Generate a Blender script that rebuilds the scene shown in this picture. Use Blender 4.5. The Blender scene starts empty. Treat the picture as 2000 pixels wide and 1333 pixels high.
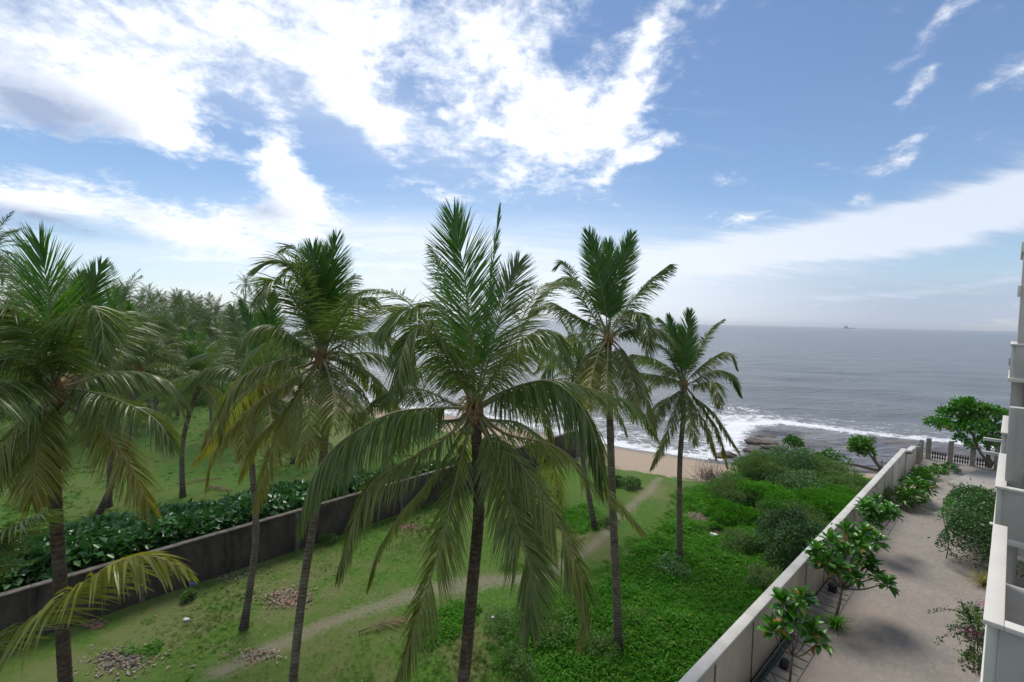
import bpy, math, random
import numpy as np
from mathutils import Matrix, Vector

# ---------------------------------------------------------------- camera
SC = bpy.context.scene
COL = SC.collection
FPX, CAMH = 889.0, 12.0                      # focal length in photo pixels (2000 wide), eye height in metres
ROLL, PITCH = math.radians(1.2), math.radians(2.6)
_F = np.array([0, math.cos(PITCH), -math.sin(PITCH)])
_R0 = np.array([1.0, 0, 0]); _U0 = np.cross(_R0, _F)
_R = _R0*math.cos(ROLL) + _U0*math.sin(ROLL)
_U = -_R0*math.sin(ROLL) + _U0*math.cos(ROLL)
CAMP = np.array([0, 0, CAMH])
cam = bpy.data.cameras.new('camera'); camo = bpy.data.objects.new('camera', cam); COL.objects.link(camo)
camo.matrix_world = Matrix(((_R[0], _U[0], -_F[0], 0), (_R[1], _U[1], -_F[1], 0), (_R[2], _U[2], -_F[2], CAMH), (0, 0, 0, 1)))
cam.sensor_width = 36.0; cam.lens = 36.0*FPX/2000; cam.clip_start = 0.05; cam.clip_end = 200000
SC.camera = camo

def ray(x, y): return _R*(x-1000)/FPX - _U*(y-666.5)/FPX + _F
def gnd(x, y, z=0.0): d = ray(x, y); return CAMP + d*(z-CAMH)/d[2]     # photo pixel -> point on the level z
def at(x, y, w): return CAMP + ray(x, y)*w                            # photo pixel -> point at distance w
def dist(p): return float((np.asarray(p)-CAMP) @ _F)
DU = np.array([0.74, 0.672]); DU = DU/np.linalg.norm(DU); DV = np.array([DU[1], -DU[0]])
def P(u, v, z=0.0): return np.array([u*DU[0]+v*DV[0], u*DU[1]+v*DV[1], z])   # along / across the plot walls
def uvof(p): return float(p[0]*DU[0]+p[1]*DU[1]), float(p[0]*DV[0]+p[1]*DV[1])
YAW = math.atan2(DU[1], DU[0])

# ---------------------------------------------------------------- sky and sun
SUN_EL, SUN_AZ = math.radians(62), math.radians(-16)      # azimuth from +Y towards +X
SC.view_settings.view_transform = 'Standard'; SC.view_settings.look = 'None'
SC.view_settings.exposure = 0.95; SC.view_settings.gamma = 1.0
SC.render.engine = 'CYCLES'

def node(nt, typ, **kw):
    n = nt.nodes.new(typ)
    for k, v in kw.items():
        if k == 'ins':
            for a, b in v.items():
                if isinstance(b, bpy.types.NodeSocket): nt.links.new(b, n.inputs[a])
                else: n.inputs[a].default_value = b
        else: setattr(n, k, v)
    return n
def M(nt, op, a, b=None, c=None, clamp=False):
    n = nt.nodes.new('ShaderNodeMath'); n.operation = op; n.use_clamp = clamp
    for i, v in enumerate((a, b, c)):
        if v is None: continue
        if isinstance(v, bpy.types.NodeSocket): nt.links.new(v, n.inputs[i])
        else: n.inputs[i].default_value = v
    return n.outputs[0]
def VM(nt, op, a, b=None):
    n = nt.nodes.new('ShaderNodeVectorMath'); n.operation = op
    for i, v in enumerate((a, b)):
        if v is None: continue
        if isinstance(v, bpy.types.NodeSocket): nt.links.new(v, n.inputs[i])
        elif op == 'SCALE' and i == 1: n.inputs[3].default_value = v
        else: n.inputs[i].default_value = v
    return n.outputs['Value'] if op in ('DOT_PRODUCT', 'LENGTH') else n.outputs[0]
def SS(nt, x, lo, hi):
    n = nt.nodes.new('ShaderNodeMapRange'); n.interpolation_type = 'SMOOTHSTEP'
    nt.links.new(x, n.inputs[0]); n.inputs[1].default_value = lo; n.inputs[2].default_value = hi
    return n.outputs[0]
def MIX(nt, f, a, b):
    n = nt.nodes.new('ShaderNodeMix'); n.data_type = 'RGBA'
    for k, v in ((0, f), (6, a), (7, b)):
        if isinstance(v, bpy.types.NodeSocket): nt.links.new(v, n.inputs[k])
        elif k == 0: n.inputs[0].default_value = v
        else: n.inputs[k].default_value = (*v, 1) if len(v) == 3 else v
    return n.outputs[2]
def NOISE(nt, vec, scale, detail=4, rough=0.55, out=0, dist=0.0):
    n = nt.nodes.new('ShaderNodeTexNoise')
    if vec is not None: nt.links.new(vec, n.inputs['Vector'])
    n.inputs['Scale'].default_value = scale; n.inputs['Detail'].default_value = detail
    n.inputs['Roughness'].default_value = rough; n.inputs['Distortion'].default_value = dist
    return n.outputs[out]

world = bpy.data.worlds.new('World'); SC.world = world; world.use_nodes = True
wt = world.node_tree; wt.nodes.clear()
sky = wt.nodes.new('ShaderNodeTexSky'); sky.sky_type = 'NISHITA'; sky.sun_disc = False
sky.sun_elevation = SUN_EL; sky.sun_rotation = SUN_AZ
sky.altitude = 0; sky.air_density = 1.0; sky.dust_density = 0.15; sky.ozone_density = 3.6
tc = wt.nodes.new('ShaderNodeTexCoord'); DIR = tc.outputs['Generated']
sep = node(wt, 'ShaderNodeSeparateXYZ', ins={0: DIR})
dz = M(wt, 'MAXIMUM', sep.outputs[2], 0.0)
den = M(wt, 'ADD', dz, 0.22)
plane = node(wt, 'ShaderNodeCombineXYZ', ins={0: M(wt, 'DIVIDE', sep.outputs[0], den), 1: M(wt, 'DIVIDE', sep.outputs[1], den)}).outputs[0]
# wind-drawn warp of the directions so cloud edges are ragged
wn = NOISE(wt, DIR, 5.0, 5, 0.6, out=1)
warp = VM(wt, 'SCALE', VM(wt, 'SUBTRACT', wn, (0.5, 0.5, 0.5)), 0.13)
WD = VM(wt, 'ADD', DIR, warp)
wn2 = VM(wt, 'SCALE', VM(wt, 'SUBTRACT', NOISE(wt, DIR, 3.0, 2, 0.5, out=1), (0.5, 0.5, 0.5)), 0.06)
WD2 = VM(wt, 'ADD', DIR, wn2)
def blob(vec, cx, cy, ax, ay, ang, w):
    c = ray(cx, cy); c = c/np.linalg.norm(c)
    a = math.radians(ang); out = []
    for (dx, dy) in ((ax*math.cos(a), ax*math.sin(a)), (-ay*math.sin(a), ay*math.cos(a))):
        e = ray(cx+dx, cy+dy); e = e/np.linalg.norm(e)
        e2 = ray(cx-dx, cy-dy); e2 = e2/np.linalg.norm(e2)
        t = (e-e2)/2; t = t - c*(t @ c); out.append(t/(t @ t))
    off = VM(wt, 'SUBTRACT', vec, tuple(c))
    d1 = VM(wt, 'DOT_PRODUCT', off, tuple(out[0])); d2 = VM(wt, 'DOT_PRODUCT', off, tuple(out[1]))
    q = M(wt, 'MULTIPLY_ADD', d1, d1, M(wt, 'MULTIPLY', d2, d2))
    far = M(wt, 'LESS_THAN', VM(wt, 'DOT_PRODUCT', vec, tuple(c)), 0.0)
    q = M(wt, 'MULTIPLY_ADD', far, 50.0, q)
    return M(wt, 'MULTIPLY', M(wt, 'POWER', 2.718, M(wt, 'MULTIPLY', q, -1.0)), w)
def field(vec, blobs):
    s = None
    for b in blobs:
        o = blob(vec, *b); s = o if s is None else M(wt, 'ADD', s, o)
    return s
SHARP = [(560, 70, 520, 150, 5, .78), (980, 60, 330, 130, 0, .64), (1110, 235, 170, 95, 5, .80), (1265, 130, 38, 190, 20, .75),
         (715, 240, 95, 60, 40, .7), (330, 165, 120, 70, 15, .75), (90, 180, 230, 120, 8, .95), (330, 265, 150, 48, 18, .75),
         (535, 345, 58, 70, 0, 1.25), (590, 400, 95, 50, 20, .9), (500, 420, 90, 45, 0, .5), (40, 400, 130, 60, 5, .75), (250, 425, 190, 42, 4, .62), (400, 440, 110, 45, 0, .55),
         (1240, 322, 95, 15, -14, .75), (1180, 290, 120, 22, 5, .5), (990, 350, 60, 24, -10, .55), (870, 380, 38, 16, 15, .55), (850, 208, 36, 10, 0, .5),
         (1845, 50, 85, 20, -48, .62), (1805, 160, 48, 20, -30, .8), (1795, 270, 55, 20, -22, .75), (1770, 310, 60, 16, -25, .6), (1940, 175, 45, 16, -10, .5),
         (1420, 350, 50, 13, 5, .6), (1440, 415, 60, 16, 3, .65), (1690, 386, 42, 15, -4, .65), (600, 500, 330, 40, 3, .4),
         (200, 322, 300, 20, 6, -.8), (800, 170, 70, 45, 10, -.75), (1135, 95, 75, 45, -25, -.6), (460, 215, 60, 14, 38, -.6), (1400, 260, 130, 160, 0, -.35), (250, 30, 130, 14, 30, -.3), (330, 345, 170, 20, 5, -.6), (655, 300, 55, 45, 20, -1.0), (470, 285, 70, 16, 12, -.9), (430, 330, 45, 40, 0, -.5), (540, 300, 30, 30, 0, .5)]
BAND = [(1480, 490, 330, 42, -5, 1.0), (1780, 450, 300, 48, -9, .95), (1990, 370, 230, 52, -22, .85), (1330, 520, 160, 36, 0, .6), (1780, 560, 400, 9, -3, .45)]
SOFT = [(1300, 520, 250, 50, 0, .4), (1750, 590, 650, 48, .5, .85), (900, 540, 500, 100, 0, .75), (800, 455, 260, 40, 0, .5), (300, 500, 450, 40, 0, .3), (200, 560, 400, 14, -2, .3), (1330, 570, 420, 60, -3, .45),
        (120, 60, 250, 60, -20, .4), (650, 200, 500, 90, 10, .3), (1000, 628, 1500, 30, .9, .85)]
fbm = NOISE(wt, plane, 6.0, 10, 0.64, dist=0.3)
fine = NOISE(wt, plane, 24.0, 6, 0.68)
det = M(wt, 'ADD', M(wt, 'MULTIPLY', M(wt, 'SUBTRACT', fbm, 0.5), 1.9), M(wt, 'MULTIPLY', M(wt, 'SUBTRACT', fine, 0.5), 1.0))
# broken cloud goes on out of view, made fuller to whiten the ambient light
away = SS(wt, VM(wt, 'DOT_PRODUCT', DIR, tuple(_F)), 0.72, 0.35)
bigc = NOISE(wt, plane, 1.4, 3, 0.5)
general = M(wt, 'MULTIPLY', away, M(wt, 'MULTIPLY_ADD', bigc, 2.2, -0.50))
covs = M(wt, 'ADD', M(wt, 'ADD', field(WD, SHARP), general), det)
dens = SS(wt, covs, 0.14, 1.15)
streak = node(wt, 'ShaderNodeMapping', ins={0: plane, 3: (1.0, 4.5, 1.0), 2: (0, 0, 0.5)}).outputs[0]
st = NOISE(wt, streak, 2.2, 6, 0.6)
soft = M(wt, 'MULTIPLY', field(WD2, SOFT), M(wt, 'MULTIPLY_ADD', st, 1.1, 0.38))
soft = M(wt, 'MINIMUM', M(wt, 'MAXIMUM', soft, 0.0), 0.86)
bnd = M(wt, 'MULTIPLY', SS(wt, M(wt, 'ADD', field(WD2, BAND), M(wt, 'MULTIPLY', M(wt, 'SUBTRACT', st, 0.5), 1.5)), 0.10, 1.1), 0.84)
cov = M(wt, 'SUBTRACT', 1.0, M(wt, 'MULTIPLY', M(wt, 'MULTIPLY', M(wt, 'SUBTRACT', 1.0, dens), M(wt, 'SUBTRACT', 1.0, soft)), M(wt, 'SUBTRACT', 1.0, bnd)))
GREY = [(70, 205, 165, 75, 8, 1.0), (230, 235, 80, 40, 20, .4), (60, 430, 190, 34, 3, .8), (270, 415, 60, 22, 0, .45), (530, 415, 75, 38, 0, .65), (535, 350, 25, 40, 0, .35), (200, 460, 300, 26, 2, .4)]
grey = M(wt, 'MULTIPLY', field(WD2, GREY), M(wt, 'MULTIPLY_ADD', fbm, 1.2, 0.4))
grey = M(wt, 'MINIMUM', M(wt, 'ADD', grey, M(wt, 'MULTIPLY', away, 0.25)), 1.0)
gl = ray(800, 440); gl = gl/np.linalg.norm(gl)
glow = SS(wt, VM(wt, 'DOT_PRODUCT', DIR, tuple(gl)), 0.55, 0.97)      # the veil is brighter towards the hidden sun
veil = MIX(wt, glow, (0.255, 0.305, 0.41), (0.55, 0.59, 0.65))
thin = M(wt, 'SUBTRACT', 1.0, M(wt, 'MULTIPLY', dens, 0.7))
vol = SS(wt, NOISE(wt, plane, 3.4, 5, 0.6, dist=0.4), 0.46, 0.72)        # soft grey modelling inside the cloud
ccol = MIX(wt, M(wt, 'MULTIPLY', vol, 0.75), (0.80, 0.80, 0.82), (0.44, 0.50, 0.60))
ccol = MIX(wt, grey, ccol, (0.24, 0.295, 0.41))
ccol = MIX(wt, M(wt, 'MULTIPLY', thin, M(wt, 'SUBTRACT', 1.0, grey)), ccol, veil)
ccol = MIX(wt, M(wt, 'MULTIPLY', bnd, M(wt, 'SUBTRACT', 1.0, dens)), ccol, (0.53, 0.565, 0.63))
bg1 = node(wt, 'ShaderNodeBackground', ins={0: sky.outputs[0], 1: 0.064})
bg2 = node(wt, 'ShaderNodeBackground', ins={0: ccol, 1: 0.9})
mxw = node(wt, 'ShaderNodeMixShader', ins={0: cov, 1: bg1.outputs[0], 2: bg2.outputs[0]})
wo = node(wt, 'ShaderNodeOutputWorld', ins={0: mxw.outputs[0]})
world.cycles.sampling_method = 'MANUAL'; world.cycles.sample_map_resolution = 512

sun = bpy.data.lights.new('sun', 'SUN'); sun.energy = 1.5; sun.angle = math.radians(26); sun.color = (1, 0.93, 0.82)
suno = bpy.data.objects.new('sun', sun); COL.objects.link(suno)
sd = Vector((math.sin(SUN_AZ)*math.cos(SUN_EL), math.cos(SUN_AZ)*math.cos(SUN_EL), math.sin(SUN_EL)))
suno.rotation_euler = sd.to_track_quat('Z', 'Y').to_euler(); suno.location = (0, 0, 60)

# ---------------------------------------------------------------- helpers
def mkmesh(name, V, quads=None, tris=None, tone=None, mat=None, smooth=False):
    me = bpy.data.meshes.new(name); V = np.asarray(V, dtype=np.float32).reshape(-1, 3)
    q = np.zeros((0, 4), int) if quads is None else np.asarray(quads, int).reshape(-1, 4)
    t = np.zeros((0, 3), int) if tris is None else np.asarray(tris, int).reshape(-1, 3)
    me.vertices.add(len(V)); me.vertices.foreach_set('co', V.ravel())
    me.loops.add(q.size+t.size); me.polygons.add(len(q)+len(t))
    me.loops.foreach_set('vertex_index', np.concatenate([q.ravel(), t.ravel()]).astype(np.int32))
    st = np.concatenate([np.arange(len(q))*4, q.size+np.arange(len(t))*3]).astype(np.int32)
    me.polygons.foreach_set('loop_start', st)
    if smooth: me.polygons.foreach_set('use_smooth', np.ones(len(q)+len(t), bool))
    if tone is not None:
        a = me.attributes.new('tone', 'FLOAT_COLOR', 'POINT')
        tn = np.ones((len(V), 4), np.float32); tn[:, :np.shape(tone)[1]] = tone
        a.data.foreach_set('color', tn.ravel())
    me.update(calc_edges=True); me.validate()
    if mat: me.materials.append(MATS[mat])
    return me
def obj(name, me, parent=None, loc=None):
    o = bpy.data.objects.new(name, me); COL.objects.link(o)
    if parent is not None: o.parent = parent
    if loc is not None: o.location = loc
    return o
def tag(o, label, cat, group=None, kind=None):
    if label: o['label'] = label
    if cat: o['category'] = cat
    if group: o['group'] = group
    if kind: o['kind'] = kind
    return o
def thing(name, label, cat, loc=(0, 0, 0), rz=0.0, group=None):
    o = bpy.data.objects.new(name, None); COL.objects.link(o); o.empty_display_size = .2
    o.location = loc; o.rotation_euler = (0, 0, rz)
    return tag(o, label, cat, group)
class MB:                                     # collects quads / tris with a tone colour per vertex
    def __init__(s): s.V = []; s.Q = []; s.T = []; s.C = []; s.n = 0
    def add(s, V, Q=None, T=None, tone=(0.5, 0, 0)):
        V = np.asarray(V, float).reshape(-1, 3)
        if Q is not None and len(Q): s.Q.append(np.asarray(Q, int).reshape(-1, 4)+s.n)
        if T is not None and len(T): s.T.append(np.asarray(T, int).reshape(-1, 3)+s.n)
        tn = np.asarray(tone, float)
        s.C.append(np.tile(tn, (len(V), 1)) if tn.ndim == 1 else tn)
        s.V.append(V); s.n += len(V)
    def box(s, lo, hi, tone=(0.5, 0, 0), uv=False):
        (a, b, c), (d, e, f) = lo, hi
        V = np.array([(a, b, c), (d, b, c), (d, e, c), (a, e, c), (a, b, f), (d, b, f), (d, e, f), (a, e, f)], float)
        if uv: V = np.array([P(*p) for p in V]); 
        Q = [(0, 3, 2, 1), (4, 5, 6, 7), (0, 1, 5, 4), (1, 2, 6, 5), (2, 3, 7, 6), (3, 0, 4, 7)]
        if uv: Q = [q[::-1] for q in Q]       # (u, v, z) is left-handed
        s.add(V, Q, tone=tone)
    def tube(s, pts, rad, sides=6, tone=(0.5, 0, 0), cap=True):
        V, Q, T = tube(pts, rad, sides, cap); s.add(V, Q, T, tone)
    def mesh(s, name, mat, smooth=False, origin=None):
        V = np.concatenate(s.V)
        if origin is not None: V = V-np.asarray(origin, float)
        return mkmesh(name, V, np.concatenate(s.Q) if s.Q else None, np.concatenate(s.T) if s.T else None, np.concatenate(s.C), mat, smooth)
def tube(pts, rad, sides=6, cap=True):
    pts = np.asarray(pts, float); n = len(pts); rad = np.broadcast_to(np.asarray(rad, float), (n,))
    T = np.gradient(pts, axis=0); T /= np.linalg.norm(T, axis=1)[:, None]+1e-9
    ref = np.array([1.0, 0, 0]) if abs(T[0][0]) < .8 else np.array([0, 0, 1.0])
    A = np.cross(T, ref); A /= np.linalg.norm(A, axis=1)[:, None]+1e-9; B = np.cross(T, A)
    th = np.arange(sides)*2*math.pi/sides
    V = (pts[:, None]+rad[:, None, None]*(np.cos(th)[None, :, None]*A[:, None]+np.sin(th)[None, :, None]*B[:, None])).reshape(-1, 3)
    i, j = np.meshgrid(np.arange(n-1), np.arange(sides), indexing='ij'); i = i.ravel(); j = j.ravel(); k = (j+1) % sides
    Q = np.stack([i*sides+j, (i+1)*sides+j, (i+1)*sides+k, i*sides+k], 1)
    Tr = None
    if cap:
        V = np.vstack([V, pts[:1], pts[-1:]]); a = n*sides; j = np.arange(sides); k = (j+1) % sides
        Tr = np.vstack([np.stack([np.full(sides, a), j, k], 1), np.stack([np.full(sides, a+1), (n-1)*sides+k, (n-1)*sides+j], 1)])
    return V, Q, Tr
def curve(pts, n):                            # Catmull-Rom through pts, even in arc length
    p = np.asarray(pts, float)
    p = np.vstack([2*p[0]-p[1], p, 2*p[-1]-p[-2]]); out = []
    for i in range(1, len(p)-2):
        t = np.linspace(0, 1, 13)[:-1, None]
        out.append(.5*((2*p[i])+(-p[i-1]+p[i+1])*t+(2*p[i-1]-5*p[i]+4*p[i+1]-p[i+2])*t**2+(-p[i-1]+3*p[i]-3*p[i+1]+p[i+2])*t**3))
    c = np.vstack(out+[p[-2][None]])
    s = np.r_[0, np.cumsum(np.linalg.norm(np.diff(c, axis=0), axis=1))]
    q = np.linspace(0, s[-1], n)
    return np.stack([np.interp(q, s, c[:, k]) for k in range(3)], 1)
def nrm(a): return a/(np.linalg.norm(a, axis=-1, keepdims=True)+1e-9)
def smooth_noise(x, y, seed=0, octaves=3):
    r = np.random.RandomState(seed); s = np.zeros(np.shape(x)); a = 1.0; f = 1.0
    for o in range(octaves):
        for k in range(5):
            th = r.rand()*6.283; ph = r.rand()*6.283; m = f*(.6+.8*r.rand())
            s = s+a*np.sin(m*(x*math.cos(th)+y*math.sin(th))+ph)/5*1.6
        a *= .55; f *= 2.1
    return s

# ---------------------------------------------------------------- materials
MATS = {}
def newmat(name):
    m = bpy.data.materials.new(name); m.use_nodes = True; nt = m.node_tree; nt.nodes.clear()
    MATS[name] = m; return nt
def finish(nt, col, rough=0.8, bump=None, bstr=0.4, bdist=0.02, spec=0.5, transl=0.0, tcol=None, metal=0.0):
    b = nt.nodes.new('ShaderNodeBsdfPrincipled')
    for k, v in (('Base Color', col), ('Roughness', rough), ('Specular IOR Level', spec), ('Metallic', metal)):
        if isinstance(v, bpy.types.NodeSocket): nt.links.new(v, b.inputs[k])
        else: b.inputs[k].default_value = (*v, 1) if isinstance(v, tuple) else v
    if bump is not None:
        bn = node(nt, 'ShaderNodeBump', ins={'Strength': bstr, 'Distance': bdist, 'Height': bump}); nt.links.new(bn.outputs[0], b.inputs['Normal'])
    out = b.outputs[0]
    if transl:
        t = nt.nodes.new('ShaderNodeBsdfTranslucent')
        if isinstance(tcol, bpy.types.NodeSocket): nt.links.new(tcol, t.inputs[0])
        elif isinstance(col, bpy.types.NodeSocket): nt.links.new(col, t.inputs[0])
        mx = node(nt, 'ShaderNodeMixShader', ins={0: transl, 1: out, 2: t.outputs[0]}); out = mx.outputs[0]
    node(nt, 'ShaderNodeOutputMaterial', ins={0: out})
def opos(nt): return nt.nodes.new('ShaderNodeTexCoord').outputs['Object']
def wpos(nt): return nt.nodes.new('ShaderNodeNewGeometry').outputs['Position']
def tone(nt):
    a = nt.nodes.new('ShaderNodeAttribute'); a.attribute_name = 'tone'
    s = node(nt, 'ShaderNodeSeparateColor', ins={0: a.outputs['Color']}); return s.outputs
def plain(name, c1, c2, scale=2.0, rough=0.8, bstr=0.3, bscale=None, detail=6, bdist=0.01, spec=0.4):
    nt = newmat(name); p = wpos(nt)
    n = SS(nt, NOISE(nt, p, scale, detail, .6), .3, .7)
    finish(nt, MIX(nt, n, c1, c2), rough, NOISE(nt, p, bscale or scale*6, 5, .6), bstr, bdist, spec)
def leafmat(name, dark, light, old, rough=.42, transl=.22, oldtip=0.0, spec=.5, ripe=None):
    nt = newmat(name); t = tone(nt); oi = nt.nodes.new('ShaderNodeObjectInfo').outputs['Random']
    pn = SS(nt, NOISE(nt, wpos(nt), .55, 4, .6), .32, .68)
    v = M(nt, 'ADD', M(nt, 'ADD', M(nt, 'MULTIPLY', t[0], .5), M(nt, 'MULTIPLY', oi, .3)), M(nt, 'MULTIPLY', pn, .24))
    c = MIX(nt, v, dark, light)
    f = M(nt, 'MULTIPLY_ADD', M(nt, 'POWER', t[1], 2.0), oldtip, t[2], clamp=True)
    c = MIX(nt, f, c, old)
    tc_ = node(nt, 'ShaderNodeHueSaturation', ins={'Color': c, 'Value': 1.7, 'Saturation': 1.15}).outputs[0]
    finish(nt, c, rough, None, spec=spec, transl=transl, tcol=tc_)

leafmat('palm_leaf', (.046, .090, .020), (.150, .210, .055), (.36, .29, .03), .36, .32, .04, .5)
leafmat('palm_leaf_young', (.032, .105, .012), (.105, .230, .035), (.16, .20, .04), .40, .26, .03)
leafmat('palm_leaf_far', (.030, .070, .020), (.135, .185, .060), (.24, .2, .08), .5, .2, .05)
leafmat('rachis', (.13, .13, .05), (.22, .20, .085), (.30, .19, .09), .55, 0.0)
leafmat('stalk', (.30, .19, .06), (.42, .29, .10), (.34, .20, .08), .6, 0.0)
leafmat('dead_leaf', (.10, .062, .035), (.20, .13, .075), (.24, .16, .09), .8, .1)
leafmat('broad_leaf', (.018, .100, .010), (.085, .260, .022), (.34, .17, .04), .30, .22)
leafmat('hedge_leaf', (.032, .100, .022), (.110, .245, .058), (.14, .19, .06), .34, .15)
leafmat('wall_shrub_leaf', (.020, .070, .018), (.070, .180, .040), (.16, .17, .05), .30, .16)
leafmat('cover_leaf', (.030, .140, .006), (.095, .320, .014), (.18, .20, .04), .6, .30, 0.0, .25)
leafmat('scrub_leaf', (.050, .115, .024), (.155, .265, .072), (.20, .17, .09), .55, .28, 0.0, .3)
leafmat('dark_bush_leaf', (.014, .050, .014), (.055, .130, .038), (.10, .13, .06), .5, .18, 0.0, .25)
leafmat('grass_blade', (.032, .088, .008), (.080, .170, .022), (.18, .17, .06), .7, .2, 0.0, .2)
leafmat('yellow_grass', (.22, .23, .05), (.42, .38, .10), (.45, .36, .14), .5, .2)
leafmat('flower', (.35, .05, .25), (.55, .12, .42), (.5, .2, .4), .5, .3)
leafmat('litter', (.16, .12, .09), (.42, .36, .30), (.36, .13, .11), .8, 0.0)
leafmat('twig', (.10, .075, .06), (.20, .155, .13), (.2, .15, .12), .85, 0.0)
plain('bark', (.085, .068, .052), (.21, .18, .145), 9.0, .9, .8, 30)
plain('coconut_green', (.10, .14, .03), (.17, .19, .05), 6.0, .4, .05)
plain('fibre', (.12, .07, .035), (.28, .17, .08), 14.0, .9, .8, 60)
plain('white_wall_plain', (.50, .475, .43), (.57, .545, .50), 1.2, .75, .15, 40, bdist=.004)
for nm_, ca_, cb_, cd_ in (('white_wall', (.50, .46, .40), (.57, .53, .465), (.30, .27, .225)), ('facade', (.43, .42, .40), (.49, .475, .45), (.33, .32, .30)), ('facade_cream', (.50, .47, .40), (.58, .55, .48), (.40, .37, .31))):
    nt = newmat(nm_); p = wpos(nt)                 # painted render with rain runs and a dirty foot
    rn = NOISE(nt, node(nt, 'ShaderNodeMapping', ins={0: p, 3: (2.4, 2.4, .16)}).outputs[0], 2.0, 6, .6)
    c = MIX(nt, SS(nt, NOISE(nt, p, 1.2, 5, .6), .3, .7), ca_, cb_); c = MIX(nt, M(nt, 'MULTIPLY', SS(nt, rn, .50, .78), .55), c, cd_)
    c = MIX(nt, M(nt, 'MULTIPLY', SS(nt, NOISE(nt, p, .5, 4, .6), .55, .75), .35), c, cd_)
    finish(nt, c, .75, NOISE(nt, p, 40, 5, .6), .15, .004)
plain('coping', (.48, .47, .44), (.60, .585, .55), 1.6, .7, .2, 30, bdist=.005)
plain('joint_shade', (.07, .062, .052), (.11, .10, .085), 3.0, .9, .2)  # dark tone of wall core and cap stone, also the painted groove shade
plain('facade_plain', (.44, .43, .41), (.50, .49, .465), .6, .65, .08, 50, bdist=.003)
plain('facade_light', (.60, .585, .55), (.66, .645, .60), .7, .6, .08, 50, bdist=.003)
plain('facade_cream_plain', (.50, .47, .40), (.58, .55, .48), .7, .7, .08, 50, bdist=.003)
plain('facade_dark', (.055, .055, .065), (.085, .085, .095), 1.0, .35, .05)
plain('metal_grey', (.30, .31, .33), (.36, .37, .39), 2.0, .35, .05)
plain('slab', (.26, .235, .205), (.37, .335, .295), 1.7, .85, .35, 20)
plain('channel', (.03, .028, .025), (.05, .047, .04), 2.0, .9, .3)
plain('post_stone', (.24, .215, .18), (.36, .325, .275), 2.5, .85, .5, 15)
plain('dark_wood', (.045, .035, .030), (.085, .068, .058), 6.0, .8, .4, 30)
plain('boulder', (.055, .045, .038), (.16, .125, .095), 1.4, .6, 1.0, 6, bdist=.12)
plain('pipe_green', (.02, .055, .05), (.035, .08, .07), 3.0, .4, .05)
plain('black_box', (.014, .014, .016), (.025, .025, .028), 3.0, .5, .05)
plain('blue_bag', (.08, .09, .30), (.15, .17, .42), 6.0, .4, .3)
plain('white_bag', (.60, .60, .58), (.75, .75, .73), 6.0, .5, .3)
plain('ship_paint', (.16, .17, .19), (.20, .21, .23), .05, .6, 0)
for nm_, ca_, cb_, cl_, cs_ in (('trunk_ring', (.10, .070, .046), (.26, .205, .15), (.31, .27, .215), .55), ('trunk_dark', (.050, .030, .019), (.165, .105, .065), (.24, .205, .165), .45)):
  nt = newmat(nm_)                      # grey palm bark: pale lichen, dark ring scars, stain near the ground
  p = opos(nt); t = tone(nt)
  n1 = SS(nt, NOISE(nt, node(nt, 'ShaderNodeMapping', ins={0: p, 3: (6, 6, 22)}).outputs[0], 1.0, 5, .65), .35, .68)
  n2 = SS(nt, NOISE(nt, p, 3.0, 4, .6), .45, .62)
  c = MIX(nt, n1, ca_, cb_); c = MIX(nt, M(nt, 'MULTIPLY', n2, cs_), c, cl_)
  c = MIX(nt, t[1], c, (.045, .034, .028))
  finish(nt, c, .9, n1, .8, .02)
nt = newmat('stained_wall')                    # old cement wall, black mould runs
p = wpos(nt)
run = NOISE(nt, node(nt, 'ShaderNodeMapping', ins={0: p, 3: (1.1, 1.1, .45)}).outputs[0], 1.6, 7, .66)
blo = NOISE(nt, p, .9, 5, .6)
c = MIX(nt, SS(nt, run, .34, .70), (.028, .022, .017), (.082, .066, .051)); c = MIX(nt, M(nt, 'MULTIPLY', SS(nt, blo, .45, .72), .6), c, (.045, .042, .038))
finish(nt, c, .92, NOISE(nt, p, 14, 6, .6), .4, .015)
plain('stained_light', (.060, .050, .040), (.150, .13, .107), 2.5, .9, .3, 20)
nt = newmat('paver')
p = wpos(nt); t = tone(nt)
c = MIX(nt, t[0], (.265, .238, .212), (.315, .283, .252)); c = MIX(nt, M(nt, 'MULTIPLY', SS(nt, NOISE(nt, p, .55, 5, .6), .42, .7), .4), c, (.20, .18, .165)); c = MIX(nt, M(nt, 'MULTIPLY', SS(nt, NOISE(nt, p, .3, 3, .5), .5, .7), .4), c, (.27, .215, .195))
finish(nt, c, .85, NOISE(nt, p, 60, 4, .6), .25, .004)
plain('terrace', (.27, .25, .225), (.34, .32, .295), .9, .85, .2, 25, bdist=.005)
nt = newmat('ground')                          # tone: r sand, g worn path, b bare / dry ground
p = wpos(nt); t = tone(nt)
big = NOISE(nt, p, .22, 4, .55); mid = NOISE(nt, p, .9, 5, .6); fin = NOISE(nt, p, 6.0, 6, .68); vf = NOISE(nt, p, 28.0, 4, .7)
c = MIX(nt, SS(nt, fin, .32, .70), (.036, .100, .007), (.086, .178, .018))
c = MIX(nt, SS(nt, big, .40, .62), c, MIX(nt, fin, (.066, .118, .016), (.108, .150, .032)))
c = MIX(nt, M(nt, 'MULTIPLY', SS(nt, mid, .52, .70), .55), c, (.040, .110, .010))
dry = SS(nt, M(nt, 'ADD', t[2], M(nt, 'MULTIPLY', M(nt, 'SUBTRACT', mid, .5), 1.6)), .45, .95)
c = MIX(nt, M(nt, 'MULTIPLY', dry, .6), c, MIX(nt, vf, (.125, .125, .045), (.20, .19, .085)))
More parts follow.
